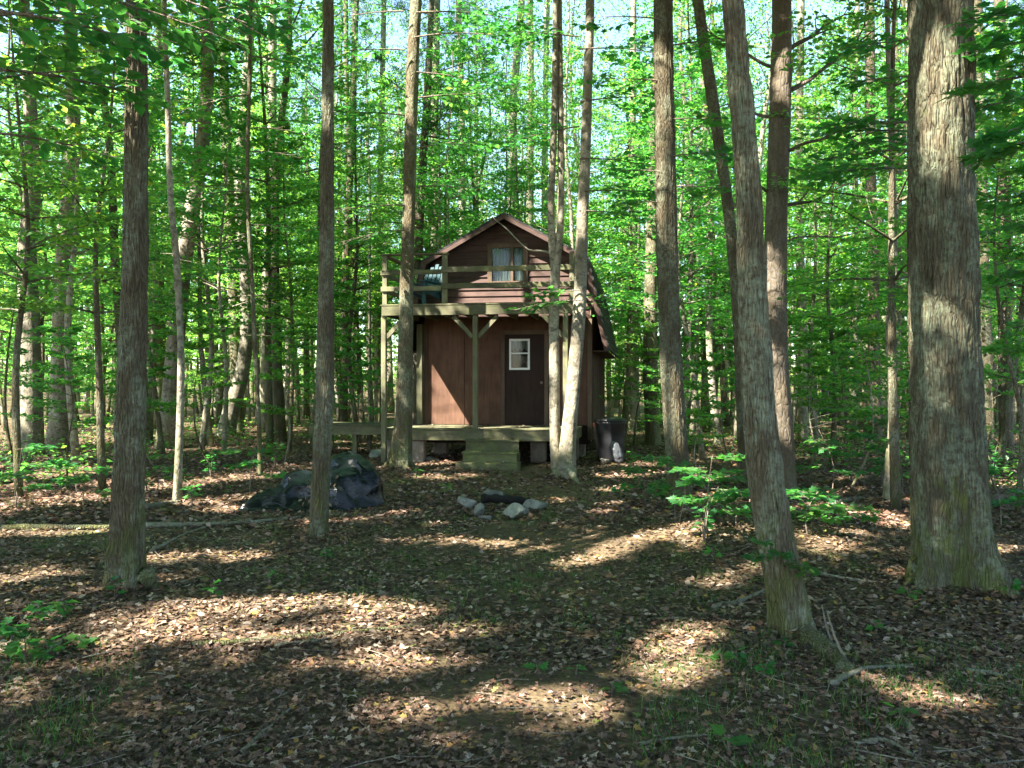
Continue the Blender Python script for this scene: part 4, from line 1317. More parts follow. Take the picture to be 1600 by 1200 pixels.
low = scatter(26, 22, 50, 0.66, 1.3, [], 55, lambda x, y: abs(x) < 3.6 and y < 27)
for i, (x, y) in enumerate(low):
    w = side_word(x, y)
    place_tree(UNDER[rt.choice([2, 4])], x, y, rt.uniform(0, 6.28), rt.uniform(0.8, 1.3), 'leafy_sapling', 'low leafy sapling ' + where(x, y), 'sapling', 'low saplings ' + w, rt.choice([M_PALE, M_OAK]))

# trees out of the picture to the left, behind and right, whose crowns shade the clearing
shade = [(-9.34, 4.5, 0), (-8.7, 6.66, 3), (-11.4, 5.55, 1), (-5.52, -0.27, 4), (-12.69, 11.63, 3), (-10.91, 14.51, 0), (-13.97, 13.4, 1), (-16.93, 9.34, 4), (-3.4, -1.6, 1), (-15.13, 1.02, 3), (-12.58, 17.05, 0), (-7.56, -4.32, 3), (0.8, -3.5, 0), (4.6, -2.2, 1), (6.8, 1.6, 4), (9.6, 5.2, 0), (8.8, 9.5, 3), (12.8, 8.0, 1), (11.5, 13.0, 4), (-19.27, 15.99, 0), (-18.91, 3.34, 1), (10.5, -1.5, 3), (-9.5, -1.98, 4), (13.5, 17.0, 0), (-6.2, -6.62, 1), (-1.6, -6.8, 0), (-11.6, -5.6, 2), (-14.22, -4.18, 1), (2.6, -7.6, 2), (-8.4, -8.8, 0), (-4.6, -10.5, 1), (-11.53, -10.52, 0), (-17.5, -0.5, 2), (-18.39, -6.51, 1)]
SHADE_RZ = [2.24, 3.26, 3.57, 3.07, 2.59, 2.05, 4.28, 0.8, 10.4, 5.43, 3.5, 4.25, 15.6, 16.9, 18.2, 19.5, 20.8, 22.1, 23.4, 3.95, 0.39, 27.3, 2.65, 29.9, 4.94, 32.5, 33.8, 1.24, 36.4, 37.7, 39.0, 4.64, 41.6, 1.83]
for i, (x, y, kd) in enumerate(shade):
    sd = 'left of' if x < -3 else 'right of' if x > 3 else 'behind'
    place_tree(OVERHEAD[kd % 3], x, y, SHADE_RZ[i] if i < len(SHADE_RZ) else i * 1.3, 0.95 + 0.2 * ((i * 37) % 10) / 10, 'forest_tree', f'tall broadleaf tree shading the clearing from {sd} the view', 'tree', 'trees shading the clearing', M_OAK)

# the far wood, which reads as one mass
def far_wood():
    rg = np.random.default_rng(77)
    mb = MB(); Ls = []
    n = 260
    for i in range(n):
        y = math.sqrt(rg.uniform(52 ** 2, 100 ** 2)); x = rg.uniform(-0.85, 0.85) * y
        H = rg.uniform(15, 23); r = rg.uniform(0.1, 0.24)
        z0 = gzf(x, y) - 0.1
        mb.tube([(x, y, z0), (x + rg.normal(0, .3), y, z0 + H * .5), (x + rg.normal(0, .6), y, z0 + H)], [r, r * .75, r * .2], 6, False)
    mb_o = mb.mesh('distant_trunks', True)
    m = 150000
    y = np.sqrt(rg.uniform(50 ** 2, 105 ** 2, 5200)); x = rg.uniform(-0.9, 0.9, 5200) * y
    hz = gz(x, y) + rg.uniform(0.0, 1, 5200) ** 1.5 * 20 * (0.75 + 0.25 * vnoise(x * .2, y * .2, 5.5)) + 0.6
    idx = rg.integers(0, 5200, m)
    g = rg.normal(0, 1, (m, 3)) * np.array([0.95, 0.95, 0.4])
    C = np.column_stack([x[idx], y[idx], hz[idx]]) + g
    C[:, 2] = np.maximum(C[:, 2], gz(C[:, 0], C[:, 1]) + 0.1)
    A = rg.normal(0, 1, (m, 3)); A[:, 2] *= .5
    N = rg.normal(0, .5, (m, 3)); N[:, 2] += 1
    lv = Leaves(C, A, N, 0.30 * (0.6 + .7 * rg.random(m)))
    o = link('distant_wood', None); tag(o, 'far-off green wood closing the view behind everything', 'wood', kind='stuff')
    link('distant_trunks', mb_o, M_OAK, o)['kind'] = 'stuff'
    link('distant_foliage', lv.mesh('distant_foliage', LEAF_KITE), M_LEAF, o)['kind'] = 'stuff'


far_wood()

#__PART2__
# young trees and saplings one can tell apart, nearer than the wood
NEAR_UNDER = [
    (30, 12.0, 0, 1.0, 'young leafy tree at the left edge, nearest of its kind there'), (120, 16.5, 1, 0.95, 'leafy young tree between the crooked grey tree and the left oak'), (255, 19.0, 3, 0.95, 'leafy young tree behind the thin white sapling'),
    (330, 22.0, 5, 0.9, 'tall leafy young tree left of the curved trunk'), (452, 21.0, 0, 1.05, 'leafy young tree behind the tarpaulin heap'), (85, 22.0, 5, 0.95, 'tall leafy young tree behind the crooked grey tree'), (560, 24.0, 1, 1.0, 'leafy young tree left of the porch'),
    (1098, 19.0, 3, 1.0, 'leafy young tree just right of the sunlit furrowed trunk'), (1300, 18.0, 0, 1.0, 'leafy young tree right of the dark pine'), (1425, 19.0, 1, 0.95, 'leafy young tree half hidden by the massive oak'),
    (1560, 15.0, 3, 0.95, 'leafy young tree right of the massive oak'), (1330, 13.5, 4, 0.9, 'low bright green sapling left of the crooked white sapling'), (975, 27.0, 5, 1.05, 'tall leafy young tree right behind the cabin'),
    (640, 29.0, 5, 1.1, 'tall leafy young tree left behind the cabin'), (760, 30.0, 5, 1.2, 'tall leafy young tree behind the roof peak'), (880, 29.0, 1, 1.2, 'leafy young tree behind the right roof slope'), (700, 27.5, 1, 1.05, 'leafy young tree behind the left roof slope'), (1200, 17.0, 4, 1.1, 'low sapling behind the dark pine'), (1590, 11.0, 2, 1.0, 'leafy sapling at the right edge'),
    (1105, 13.5, 4, 0.62, 'knee-high sapling right of the sunlit furrowed tree'), (1150, 15.5, 4, 0.8, 'waist-high sapling left of the leaning oak'), (1265, 14.5, 4, 0.7, 'waist-high sapling right of the dark pine foot'), (1295, 17.0, 4, 0.9, 'chest-high sapling deeper right of the pine'), (1435, 14.5, 4, 0.8, 'sapling at the left side of the massive oak'),
    (1560, 12.5, 4, 0.7, 'waist-high sapling right of the massive oak'), (1065, 17.5, 4, 0.8, 'sapling seen just right of the sunlit furrowed trunk'), (990, 22.0, 2, 0.7, 'sapling beyond the black bin'), (1180, 20.0, 2, 0.9, 'sapling deep behind the leaning oak'), (1340, 20.0, 2, 0.9, 'sapling deep behind the crooked white sapling'), (1480, 20.0, 2, 1.0, 'sapling deep behind the massive oak'),
    (105, 14.5, 4, 0.8, 'waist-high sapling left of the left oak'), (240, 17.0, 4, 0.9, 'waist-high sapling right of the left oak'), (325, 17.5, 4, 0.9, 'waist-high sapling left of the curved trunk'), (445, 18.0, 4, 0.9, 'waist-high sapling beyond the tarpaulin'), (20, 17.0, 2, 0.9, 'tall sapling at the left edge'), (555, 20.5, 4, 0.8, 'sapling behind the side platform'),
    (160, 13.0, 0, 1.05, 'leafy young tree just left of the left oak'), (350, 20.0, 0, 1.1, 'leafy young tree right of the thin white sapling'), (1400, 11.5, 1, 0.85, 'leafy young tree left behind the massive oak'),
]
for i, (px, D, kd, sc, lb) in enumerate(NEAR_UNDER):
    x = (px - 800) / FPX * D
    place_tree(UNDER[kd], x, D, i * 1.1, sc, 'understorey_tree', lb, 'young tree', None, M_PALE if i % 2 else M_OAK)


# ------------------------------------------------------------------ near leafy branches and saplings with real leaf shapes
def leafy(parent, origin, specs, leaf, template, seed, name='foliage', bark=M_TWIG, tw=0.006):
    """specs: (start, direction, length); one branch part per spec with its own leaves"""
    rg = np.random.default_rng(seed)
    for (st, d, L) in specs:
        main, twigs, lv = spray(rg, np.array(st) - np.array(origin), d, L, leaf, 0.12, int(5 + 6 * L), int(4 + 4 * L), 0.5, 0.3)
        mb = MB(); mb.tube(smooth_path(main, 14), np.linspace(tw * (1 + L), 0.0025, 14), 6, False)
        for p, q in twigs:
            mb.tube([p, (p + q) / 2 + rg.normal(0, .008, 3), q], [0.0035, 0.0025, 0.0015], 4, False)
        br = mb.build('branch', bark, parent, True)
        ok = ~in_gap(lv.c + np.array(origin), 0.05, 0.5) if abs(origin[1]) > 1e-6 else np.ones(len(lv.c), bool)
        link(name, lv.mesh(name, template, ok), M_LEAF_NEAR, br)


def tv(v): return (v.x, v.y, v.z)


def overhang_tree(label, x, y, r, H, seed, specs, leaf=0.115, template=LEAF_OVAL, kind=None):
    g = gzf(x, y)
    t = thing('maple_tree', label, 'tree', (x, y, g), 0)
    rg = np.random.default_rng(seed)
    p = np.array([(0, 0, -0.1), (rg.normal(0, .05), 0, 2.0), (rg.normal(0, .1), rg.normal(0, .1), 4.5), (rg.normal(0, .2), 0, H)])
    sp = smooth_path(p, 40)
    MB().tube(sp, np.linspace(r, r * .45, 40) * (1 + .5 * np.exp(-sp[:, 2] / .2)), 18).build('trunk', M_OAK, t, True)
    leafy(t, (x, y, g), specs, leaf, template, seed, tw=0.007)
    if kind:
        off = Vector((sp[-1, 0], sp[-1, 1], sp[-1, 2] - kind.crown0 + 0.6))
        a = link('limbs', kind.limbs, M_OAK, t); a.location = off
        b = link('crown', kind.crown, kind.leaf_material, t); b.location = off
        CROWNS.append((b, kind, t))
    return t


# branches reaching in at the upper left
sp = []
for (px, py, D, dx, dz, L) in ((-120, 40, 6.0, 1, 0.05, 1.7), (-80, -40, 6.3, 1, -0.12, 2.0), (-60, 110, 5.7, 1, 0.0, 1.2), (-90, 140, 6.6, 0.9, 0.1, 1.5), (60, -60, 6.4, 1, -0.18, 1.6), (150, -70, 6.8, 1, -0.2, 1.5), (-60, 200, 7.2, 1, -0.02, 1.2), (-30, 10, 5.4, 1, -0.1, 1.1)):
    q = at(px, py, D); sp.append((tv(q), (dx, rnd.uniform(-.3, .35), dz), L))
overhang_tree('broadleaf tree reaching dark leafy branches in at the upper left corner', -5.0, 6.1, 0.1, 6.5, 61, sp, 0.12, LEAF_OVAL, OVERHEAD[2])
# dark maple spray left of the old oak
sp = []
for (px, py, D, dx, dz, L) in ((1440, 235, 8.6, -1, 0.04, 1.1), (1440, 205, 8.9, -1, 0.1, 1.0), (1445, 262, 8.4, -1, 0.0, 1.25), (1440, 190, 9.2, -1, -0.02, 1.3), (1430, 225, 8.9, -0.9, 0.02, 0.8), (1440, 120, 9.0, -1, 0.1, 0.8), (1440, 60, 9.2, -1, 0.0, 0.9)):
    q = at(px, py, D); sp.append((tv(q), (dx, rnd.uniform(-.35, .2), dz), L))
q = at(1452, 860, 8.9)
overhang_tree('slim maple behind the massive oak, its flat dark green boughs reaching left', q.x, 8.9, 0.06, 7.0, 62, sp, 0.105, LEAF_MAPLE)
# right edge
sp = []
for (px, py, D, dx, dz, L) in ((1640, 190, 5.6, -1, -0.1, 0.42), (1650, 215, 5.3, -1, -0.12, 0.5), (1660, 110, 6.3, -1, -0.05, 0.75), (1670, 60, 6.8, -1, 0, 0.8), (1660, 150, 7.2, -1, 0, 0.9), (1660, 20, 6.4, -1, 0, 0.8), (1680, 300, 7.4, -1, 0.05, 0.7), (1690, 420, 8, -1, 0.05, 0.8), (1680, 350, 8.4, -1, 0.05, .9)):
    q = at(px, py, D); sp.append((tv(q), (dx, rnd.uniform(-.2, .25), dz), L))
overhang_tree('maple reaching bright leaves in at the right edge beside the massive oak', 4.75, 6.6, 0.07, 6.5, 63, sp, 0.125, LEAF_MAPLE, OVERHEAD[0])
# sprays in the middle: a slim maple by the furrowed tree, and leaves on the slim tree by the tarpaulin
sp = []
for (px, py, D, dx, dz, L) in ((1000, 280, 11.0, 1, 0.0, 0.75), (1005, 300, 10.8, -0.9, 0.02, 0.7), (1003, 262, 11.1, -1, 0.12, 0.7), (1002, 180, 11.2, 1, 0.0, 0.8), (1002, 120, 11.2, -1, 0.1, 0.9), (1002, 60, 11.1, 1, 0.1, 1.0), (1000, 30, 11.3, -1, 0.1, 1.1), (1004, 240, 11.2, 1, 0.1, 0.9)):
    q = at(px, py, D); sp.append((tv(q), (dx, rnd.uniform(-.5, .5), dz), L))
SP_FURROW = [((at(1040, 300, 11.4).x, 11.4, a[0][2]), (a[1][0], min(a[1][1], -0.25), a[1][2]), a[2]) for a in sp]
sp = []
for (px, py, D, dx, dz, L) in ((405, 235, 9.0, 1, 0.05, 0.55), (402, 200, 9.2, 0.9, 0.1, 0.6), (405, 300, 9.1, -1, 0.0, 0.9), (403, 150, 9.2, -1, 0.05, 1.0), (403, 90, 9.1, 1, 0.05, 0.9), (402, 40, 9.2, -1, 0, 1.1), (404, 350, 9.2, 1, 0, 0.7), (404, 420, 9.0, -1, 0, 0.6), (403, 10, 9.0, 1, .05, 1.0)):
    q = at(px, py, D); sp.append((tv(q), (dx, rnd.uniform(-.5, .5), dz), L))
SP_SAP = [(tv(at(392, py, 15.4)), a[1], a[2] * 1.6) for a, py in zip(sp, (235, 200, 300, 150, 90, 40, 350, 420, 10))]
sp = []
for (px, py, D, dx, dz, L) in ((745, 120, 14.5, 1, 0.0, 1.0), (748, 60, 14.6, -1, 0.1, 1.2), (745, 200, 14.4, -1, 0.0, 1.0), (745, 260, 14.5, 1, 0.0, 0.9), (745, 30, 14.5, 1, 0.1, 1.3), (745, 310, 14.3, 0.8, -0.05, 0.8), (745, 330, 14.3, -0.9, -0.05, 0.8), (745, 160, 14.6, 0.9, 0.05, 1.2)):
    q = at(px, py, D); sp.append((tv(q), (dx, rnd.uniform(-.6, .6), dz), L))
# these boughs belong to the dark trunk by the porch
for o in list(col.objects):
    if o.get('label', '').startswith('dark trunk rising in front of the left end'):
        leafy(o, tv(o.location), [((at(650, 60, 16.4).x, 16.4, at(650, py, 16.4).z), (1, dy, dz), L) for (py, dy, dz, L) in ((60, -.3, 0.0, 2.2), (150, -.4, -.02, 1.9), (230, -.6, 0, 1.7), (290, -.5, -.06, 1.6), (20, .1, .05, 2.4), (110, .3, 0, 1.8))]
              + [((at(632, 60, 16.4).x, 16.4, at(650, py, 16.4).z), (-1, dy, dz), L) for (py, dy, dz, L) in ((80, -.3, 0.0, 1.6), (180, -.5, 0.02, 1.5), (320, -.4, -.04, 1.4), (360, -.2, -.1, 1.2), (20, .1, .1, 1.6))], 0.13, LEAF_OVAL, 66)
    if o.get('label', '').startswith('furrowed tree right of the cabin'):
        leafy(o, tv(o.location), SP_FURROW, 0.11, LEAF_MAPLE, 64)
    if o.get('label', '').startswith('thin dark sapling behind'):
        leafy(o, tv(o.location), SP_SAP, 0.12, LEAF_OVAL, 65)
    if o.get('label', '').startswith('pale leaning stem'):
        leafy(o, tv(o.location), [((at(905, 520, 15.3).x, 15.2, at(905, py, 15.3).z), (dx, dy, dz), L) for (py, dx, dy, dz, L) in ((470, -1, -.3, -.05, 1.2), (455, -1, -.1, .02, 0.9), (300, 1, -.3, 0, 1.4), (330, 1, .2, 0, 1.2), (200, -1, .3, 0, 1.2), (160, 1, -.2, .05, 1.6), (80, 1, .2, .1, 1.8), (60, -1, -.2, .1, 1.4), (250, 1, .1, 0, 1.6))], 0.13, LEAF_OVAL, 67)
    for start, roots in (('massive old oak', (((1445, 870), (1428, 905), (1410, 925)), ((1540, 870), (1568, 902), (1600, 928)), ((1490, 885), (1490, 915), (1478, 935)))),
                         ('upright oak with', (((180, 900), (166, 930), (148, 950)), ((225, 905), (243, 926), (268, 940)))),
                         ('pale leaning stem', (((890, 735), (900, 748), (915, 756)),)),
                         ('dark trunk rising', (((612, 716), (598, 726), (584, 730)), ((635, 722), (650, 732), (662, 737))))):
        if o.get('label', '').startswith(start):
            for rt_ in roots:
                pr = []
                for k, (px, py) in enumerate(rt_):
                    D_ = FPX * CAM_H / (rt_[k][1] - 600.0) if k else o.location.y - 0.1
                    D_ = min(D_, o.location.y)
                    x_ = (px - 800) / FPX * D_
                    pr.append((x_ - o.location.x, D_ - o.location.y, gzf(x_, D_) - o.location.z + (0.16, 0.0, -0.06)[k]))
                w_ = 0.10 if 'massive' in start else 0.06
                MB().tube(smooth_path(np.array(pr), 18), np.linspace(w_ * 1.2, w_ * .4, 18) * (1 + .12 * np.sin(np.arange(18) * 1.9)), 14).build('root', next(c for c in o.children if c.name.startswith('trunk')).data.materials[0], o, True)
    if o.get('label', '').startswith('leaning oak with lichen'):
        leafy(o, tv(o.location), [(tv(at(px, py, 5.6)), d, L) for (px, py, d, L) in ((1200, 850, (-.5, -.7, .3), .14), (1225, 880, (.4, -.8, .15), .16), (1215, 865, (-.1, -.9, .2), .15), (1235, 890, (.9, -.4, .1), .14), (1195, 870, (-.8, -.5, .1), .13))], 0.06, LEAF_MAPLE, 68, tw=0.003)
        mbr = MB()
        pr = [on_ground(px, py) for px, py in ((1240, 982), (1272, 1003), (1300, 1022), (1328, 1048), (1345, 1066))]
        pr = np.array([[p.x - o.location.x, p.y - o.location.y, p.z - o.location.z + dz] for p, dz in zip(pr, (0.06, 0.015, 0.02, -0.01, -0.05))])
        mbr.tube(smooth_path(pr, 24), np.linspace(0.1, 0.025, 24) * (1 + .2 * np.sin(np.arange(24) * 1.3)), 14).build('root', M_OAK, o, True)
    if o.get('label', '').startswith('thin upright stem of the twin'):
        pts = np.array([list(at(px, py, D) - o.location) for px, py, D in ((864, 396, 15.4), (845, 392, 15.6), (826, 390, 15.8), (808, 374, 15.9), (792, 358, 16.0), (770, 340, 16.0))])
        MB().tube(smooth_path(pts, 24), np.linspace(0.022, 0.008, 24), 7).build('dead_branch', M_DEADWOOD, o, True)


# knee-high maple saplings with flat sprays of leaves
def low_maple(label, px, py, h, n, L, seed, leaf=0.095):
    q = on_ground(px, py)
    t = thing('maple_sapling', label, 'sapling', q, 0, 'knee-high maple saplings')
    rg = np.random.default_rng(seed)
    P = smooth_path(np.array([(0, 0, -0.03), (rg.normal(0, .03), rg.normal(0, .03), h * .5), (rg.normal(0, .08), rg.normal(0, .08), h)]), 12)
    MB().tube(P, np.linspace(0.009, 0.003, 12), 6).build('stem', M_TWIG, t, True)
    specs = []
    for k in range(n):
        z = h * (0.35 + 0.62 * k / max(1, n - 1)); az = k * 2.4 + rg.random()
        specs.append(((0, 0, z), (math.cos(az), math.sin(az) * .8, rg.uniform(-.05, .2)), L * rg.uniform(.7, 1.2)))
    leafy(t, (0, 0, 0), specs, leaf, LEAF_MAPLE, seed, tw=0.002)


for a in (('bright maple sapling between the furrowed tree and the leaning oak', 1105, 858, 0.85, 6, 0.42, 1), ('maple sapling close to the left side of the leaning oak', 1150, 842, 0.6, 5, 0.36, 2), ('maple sapling in front of the sunlit furrowed tree', 1060, 830, 0.75, 5, 0.4, 3),
          ('maple sapling right beside the leaning oak trunk', 1262, 850, 0.45, 5, 0.4, 4), ('maple sapling in the sun between leaning oak and white sapling', 1310, 832, 0.4, 5, 0.42, 5), ('maple sapling right of the pine foot', 1300, 772, 1.0, 6, 0.55, 6), ('bright maple sapling left of the crooked white sapling', 1350, 762, 1.1, 6, 0.55, 7),
          ('maple sapling between the white sapling and the massive oak', 1412, 775, 0.9, 5, 0.45, 8), ('maple sapling right of the massive oak base', 1565, 815, 0.7, 5, 0.45, 9), ('maple sapling right of the fire ring by the furrowed tree', 1010, 790, 0.5, 5, 0.35, 10), ('maple sapling at the left edge above the fallen log', 25, 800, 0.8, 6, 0.5, 11), ('maple sapling just left of the left oak, behind the log', 130, 795, 0.6, 5, 0.45, 12),
          ('maple sapling behind the tarpaulin tail', 390, 770, 0.7, 5, 0.45, 13), ('maple sapling between the left oak and the thin white sapling', 245, 775, 0.7, 5, 0.45, 14)):
    low_maple(*a)


# low seedlings and saplings on the forest floor
def seedling(px, py, h, nl, leaf, label, group=None, seed=0, lean=0.3):
    q = on_ground(px, py)
    t = thing('seedling', label, 'seedling', q, 0, group)
    rg = np.random.default_rng(seed)
    n = max(2, int(nl / 7))
    st = MB(); Ls = []
    for i in range(n):
        az = rg.random() * 6.28; e = np.array([math.cos(az) * h * lean * rg.uniform(.4, 1.3), math.sin(az) * h * lean * rg.uniform(.4, 1.3), h * rg.uniform(.6, 1.05)])
        path = smooth_path(np.array([(0, 0, -0.02), e * np.array([.3, .3, .6]), e]), 7)
        st.tube(path, np.linspace(0.005 + 0.004 * h, 0.002, 7), 5, False)
        m = max(3, int(nl / n))
        for k in range(m):
            t_ = 0.35 + 0.65 * (k + .5) / m
            j = min(6, int(t_ * 6)); p = path[j]
            a = k * 2.4 + rg.random()
            ax = np.array([math.cos(a), math.sin(a), rg.normal(.05, .2)])
            Ls.append(Leaves([p + ax * leaf * .35], [ax], [np.array([0, 0, 1.0]) + rg.normal(0, .3, 3)], [leaf * rg.uniform(.7, 1.2)]))
    st.build('stem', M_TWIG, t, True)
    link('leaf_cluster', Leaves.cat(Ls).mesh('leaf_cluster', LEAF_MAPLE), M_LEAF_NEAR, t)
    return t


SEEDS = [
    (1100, 862, 0.55, 30, .10, 'bushy seedling between the furrowed tree and the leaning oak'), (1140, 838, 0.5, 26, .11, 'seedling with broad pale leaves left of the leaning oak'), (1055, 820, 0.4, 18, .10, 'seedling at the foot of the sunlit furrowed tree'),
    (1270, 842, 0.42, 30, .11, 'broad-leaved seedling right of the leaning oak'), (1300, 822, 0.4, 22, .11, 'seedling standing right of the broad-leaved one by the leaning oak'), (1115, 880, 0.14, 9, .08, 'small dark seedling on the sunny litter left of the leaning oak'),
    (1330, 755, 0.8, 42, .10, 'tall bright seedling between pine and crooked white sapling'), (1380, 760, 0.8, 36, .10, 'bright seedling left beside the massive oak trunk'), (1290, 735, 0.75, 36, .1, 'seedling behind the dark pine foot'),
    (60, 985, 0.16, 16, .085, 'low green seedling at the left edge, upper of the bottom-left patch'), (20, 1010, 0.16, 18, .09, 'low green seedling touching the left edge near the bottom'), (95, 975, 0.14, 12, .085, 'low green seedling nearest the left oak foot'), (40, 1045, 0.14, 16, .09, 'lowest green seedling of the patch at the left edge'), (75, 1040, 0.12, 14, .085, 'green seedling right in the bottom-left patch'), (130, 1022, 0.1, 10, .08, 'small green seedling below the left oak foot'),
    (180, 945, 0.2, 8, .07, 'small lone seedling at the foot of the left oak'), (330, 945, 0.12, 8, .08, 'small seedling on the sunny litter right of the left oak'),
    (900, 1052, 0.08, 8, .06, 'small seedling in the path, middle of the lower ground'), (840, 1050, 0.07, 7, .07, 'tiny seedling in the path left of the middle one'), (955, 1085, 0.08, 5, .065, 'flat dark green leaf pair low in the path'),
    (1225, 1010, 0.1, 8, .06, 'tiny seedling below the leaning oak foot'), (1150, 1040, 0.1, 12, .06, 'tiny bright seedling left below the leaning oak'), (1195, 1060, 0.12, 12, .06, 'tiny bright seedling right below the leaning oak'), (1130, 1035, 0.1, 8, .06, 'tiny seedling farthest left below the leaning oak'), (1140, 1175, 0.1, 4, .09, 'small bright sprout near the bottom edge, lower right'),
    (1405, 1115, 0.07, 6, .08, 'small flat seedling in the litter, lower right'), (1420, 930, 0.1, 8, .09, 'low seedling left of the massive oak base'), (1370, 980, 0.08, 8, .06, 'tiny seedling between the leaning oak and the massive oak'), (1575, 925, 0.15, 12, .08, 'seedling at the right edge by the massive oak base'),
    (430, 905, 0.1, 8, .07, 'small seedling on dark ground below the tarpaulin'), (510, 870, 0.12, 14, .07, 'seedling at the foot of the tree by the tarpaulin'), (650, 750, 0.2, 14, .08, 'seedling at the foot of the dark porch tree'), (700, 775, 0.2, 12, .08, 'seedling just left of the fire ring stones'), (1000, 760, 0.3, 22, .09, 'seedling on the ground right of the cabin bin'), (990, 735, 0.45, 26, .09, 'leafy seedling between the bin and the furrowed tree'),
    (430, 735, 0.6, 36, .1, 'bushy seedling behind the left end of the tarpaulin'), (330, 745, 0.5, 28, .1, 'bushy seedling right of the thin white sapling'), (300, 790, 0.3, 18, .1, 'leafy seedling at the foot of the thin white sapling'), (120, 770, 0.5, 30, .1, 'bushy seedling left of the left oak trunk'), (30, 760, 0.7, 40, .1, 'tall seedling below the crooked grey tree at the left edge'), (555, 700, 0.7, 40, .1, 'bushy seedling left of the side platform'),
    (480, 700, 0.8, 46, .1, 'tall bushy seedling behind the tarpaulin hump'), (230, 770, 0.4, 22, .1, 'seedling just right of the left oak trunk'), (1550, 760, 0.7, 36, .1, 'bushy seedling right of the massive oak'), (1590, 800, 0.5, 30, .1, 'leafy seedling at the right edge behind the massive oak'), (1440, 735, 0.6, 30, .1, 'seedling in the gap left of the massive oak'), (1180, 745, 0.6, 30, .1, 'seedling between the leaning oak and the pine'),
]
for i, (px, py, h, nl, lf, lb) in enumerate(SEEDS):
    seedling(px, py, h, nl, lf, lb, 'seedlings on the forest floor', 400 + i)

# ------------------------------------------------------------------ the heap under black plastic
def tarp():
    c = Vector((-2.62, 11.75, 0)); c.z = gzf(c.x, c.y)
    rg = np.random.default_rng(9)
    nu, nv = 220, 84
    th = np.linspace(0, 2 * np.pi, nu, endpoint=False)
    rr = np.linspace(0, 1, nv) ** 0.8
    T, Rr = np.meshgrid(th, rr)
    edge = 1 + 0.04 * np.sin(T * 3 + 1) + 0.16 * (vnoise(np.cos(T) * 3 + 3, np.sin(T) * 3, 1.1) - .5) + 0.12 * (vnoise(np.cos(T) * 9 + 3, np.sin(T) * 9, 4.1) - .5)
    ax = 0.82 + 0.22 * np.clip(-np.cos(T), 0, 1)
    X = np.cos(T) * Rr * ax * edge
    Y = np.sin(T) * Rr * 0.6 * edge
    wx = (vnoise(X * 3, Y * 3, 1.5) - .5) * .25; wy = (vnoise(X * 3 + 7, Y * 3, 3.5) - .5) * .25
    def hump(cx, cyy, sx, sy, h, p):
        d = np.sqrt(((X + wx - cx) / sx) ** 2 + ((Y + wy - cyy) / sy) ** 2)
        return h * np.clip(1 - d ** p, 0, 1)
    a = hump(0.34, 0.12, 0.50, 0.5, 0.66, 3.2); b = hump(-0.26, 0.0, 0.52, 0.46, 0.44, 2.2); b2 = hump(0.1, -0.05, 0.72, 0.5, 0.36, 3.0); b3 = hump(-0.68, -0.1, 0.3, 0.3, 0.2, 2.0); b4 = hump(0.12, 0.2, 0.3, 0.3, 0.56, 3)
    Z = (a ** 5 + b ** 5 + b2 ** 5 + b3 ** 5 + b4 ** 5 + 1e-9) ** 0.2
    def ridged(f, sd, wp=0.0):
        q = vnoise(X * f + sd + wp * wx * 10, Y * f * 1.2 + wp * wy * 10, sd * 1.7 + Z * f * .8)
        return 1 - np.abs(2 * q - 1)
    amp = np.clip(Z / 0.2, 0.15, 1)
    fold = 0.075 * (ridged(3.3, 2.0, .6) - .6) + 0.04 * (ridged(6.0, 5.0, .8) ** 2 - .45) + 0.01 * (ridged(12, 9.0, .3) - .6)
    drape = 1 - np.abs(2 * vnoise(np.cos(T) * 5.5 + 2 + wx * 4, np.sin(T) * 5.5 + wy * 4, 20.0 + Rr * 1.2) - 1)
    Z = np.clip(Z, 0, None) + amp * fold + 0.09 * (drape ** 2 - .5) * np.clip(Rr - .35, 0, .5) * 2 * amp
    swirl = 0.06 * (ridged(5, 12.0) - .5)
    X = X + amp * swirl; Y = Y - amp * 0.07 * (ridged(4.2, 15.0) - .5)
    fl = np.clip((Rr - 0.9) / 0.1, 0, 1)
    Z = np.maximum(Z, 0.0) * (1 - fl ** 3) + 0.014
    tail = np.exp(-((np.angle(np.exp(1j * (T - 3.75)))) / 0.35) ** 2) * np.clip(Rr - .6, 0, 1)
    X = X - tail * 0.6; Y = Y - tail * 0.4
    G = gz(X + c.x, Y + c.y) - c.z
    Z = Z + G
    v = np.stack([X, Y, Z], -1).reshape(-1, 3)
    F = []; S = []
    for i in range(nv - 1):
        for j in range(nu):
            k = (j + 1) % nu
            if i == 0:
                F += [0 * nu + j, (i + 1) * nu + j, (i + 1) * nu + k]; S.append(3)
            else:
                F += [i * nu + j, (i + 1) * nu + j, (i + 1) * nu + k, i * nu + k]; S.append(4)
    me = mesh_np('tarpaulin', v, F, S, True)
    o = link('tarpaulin', me, M_TARP); o.location = c
    tag(o, 'crumpled black plastic sheet draped over a low heap', 'tarpaulin')
    # dead leaves caught in a fold
    m = 70
    lx = rg.normal(0.02, 0.1, m); ly = rg.normal(-0.40, 0.06, m)
    idx = [np.argmin((X - a_) ** 2 + (Y - b_) ** 2) for a_, b_ in zip(lx, ly)]
    P = v[idx] + np.column_stack([np.zeros(m), np.full(m, -0.015), np.full(m, 0.015)])
    A = rg.normal(0, 1, (m, 3)); N = rg.normal(0, .5, (m, 3)) + np.array([0, -.6, .8])
    lo = link('leaf_litter', Leaves(P, A, N, np.full(m, .07)).mesh('leaf_litter', LEAF_OAK), M_LITTER); lo.location = c
    tag(lo, 'dead leaves caught in a fold of the black plastic', 'leaves', kind='stuff')


tarp()


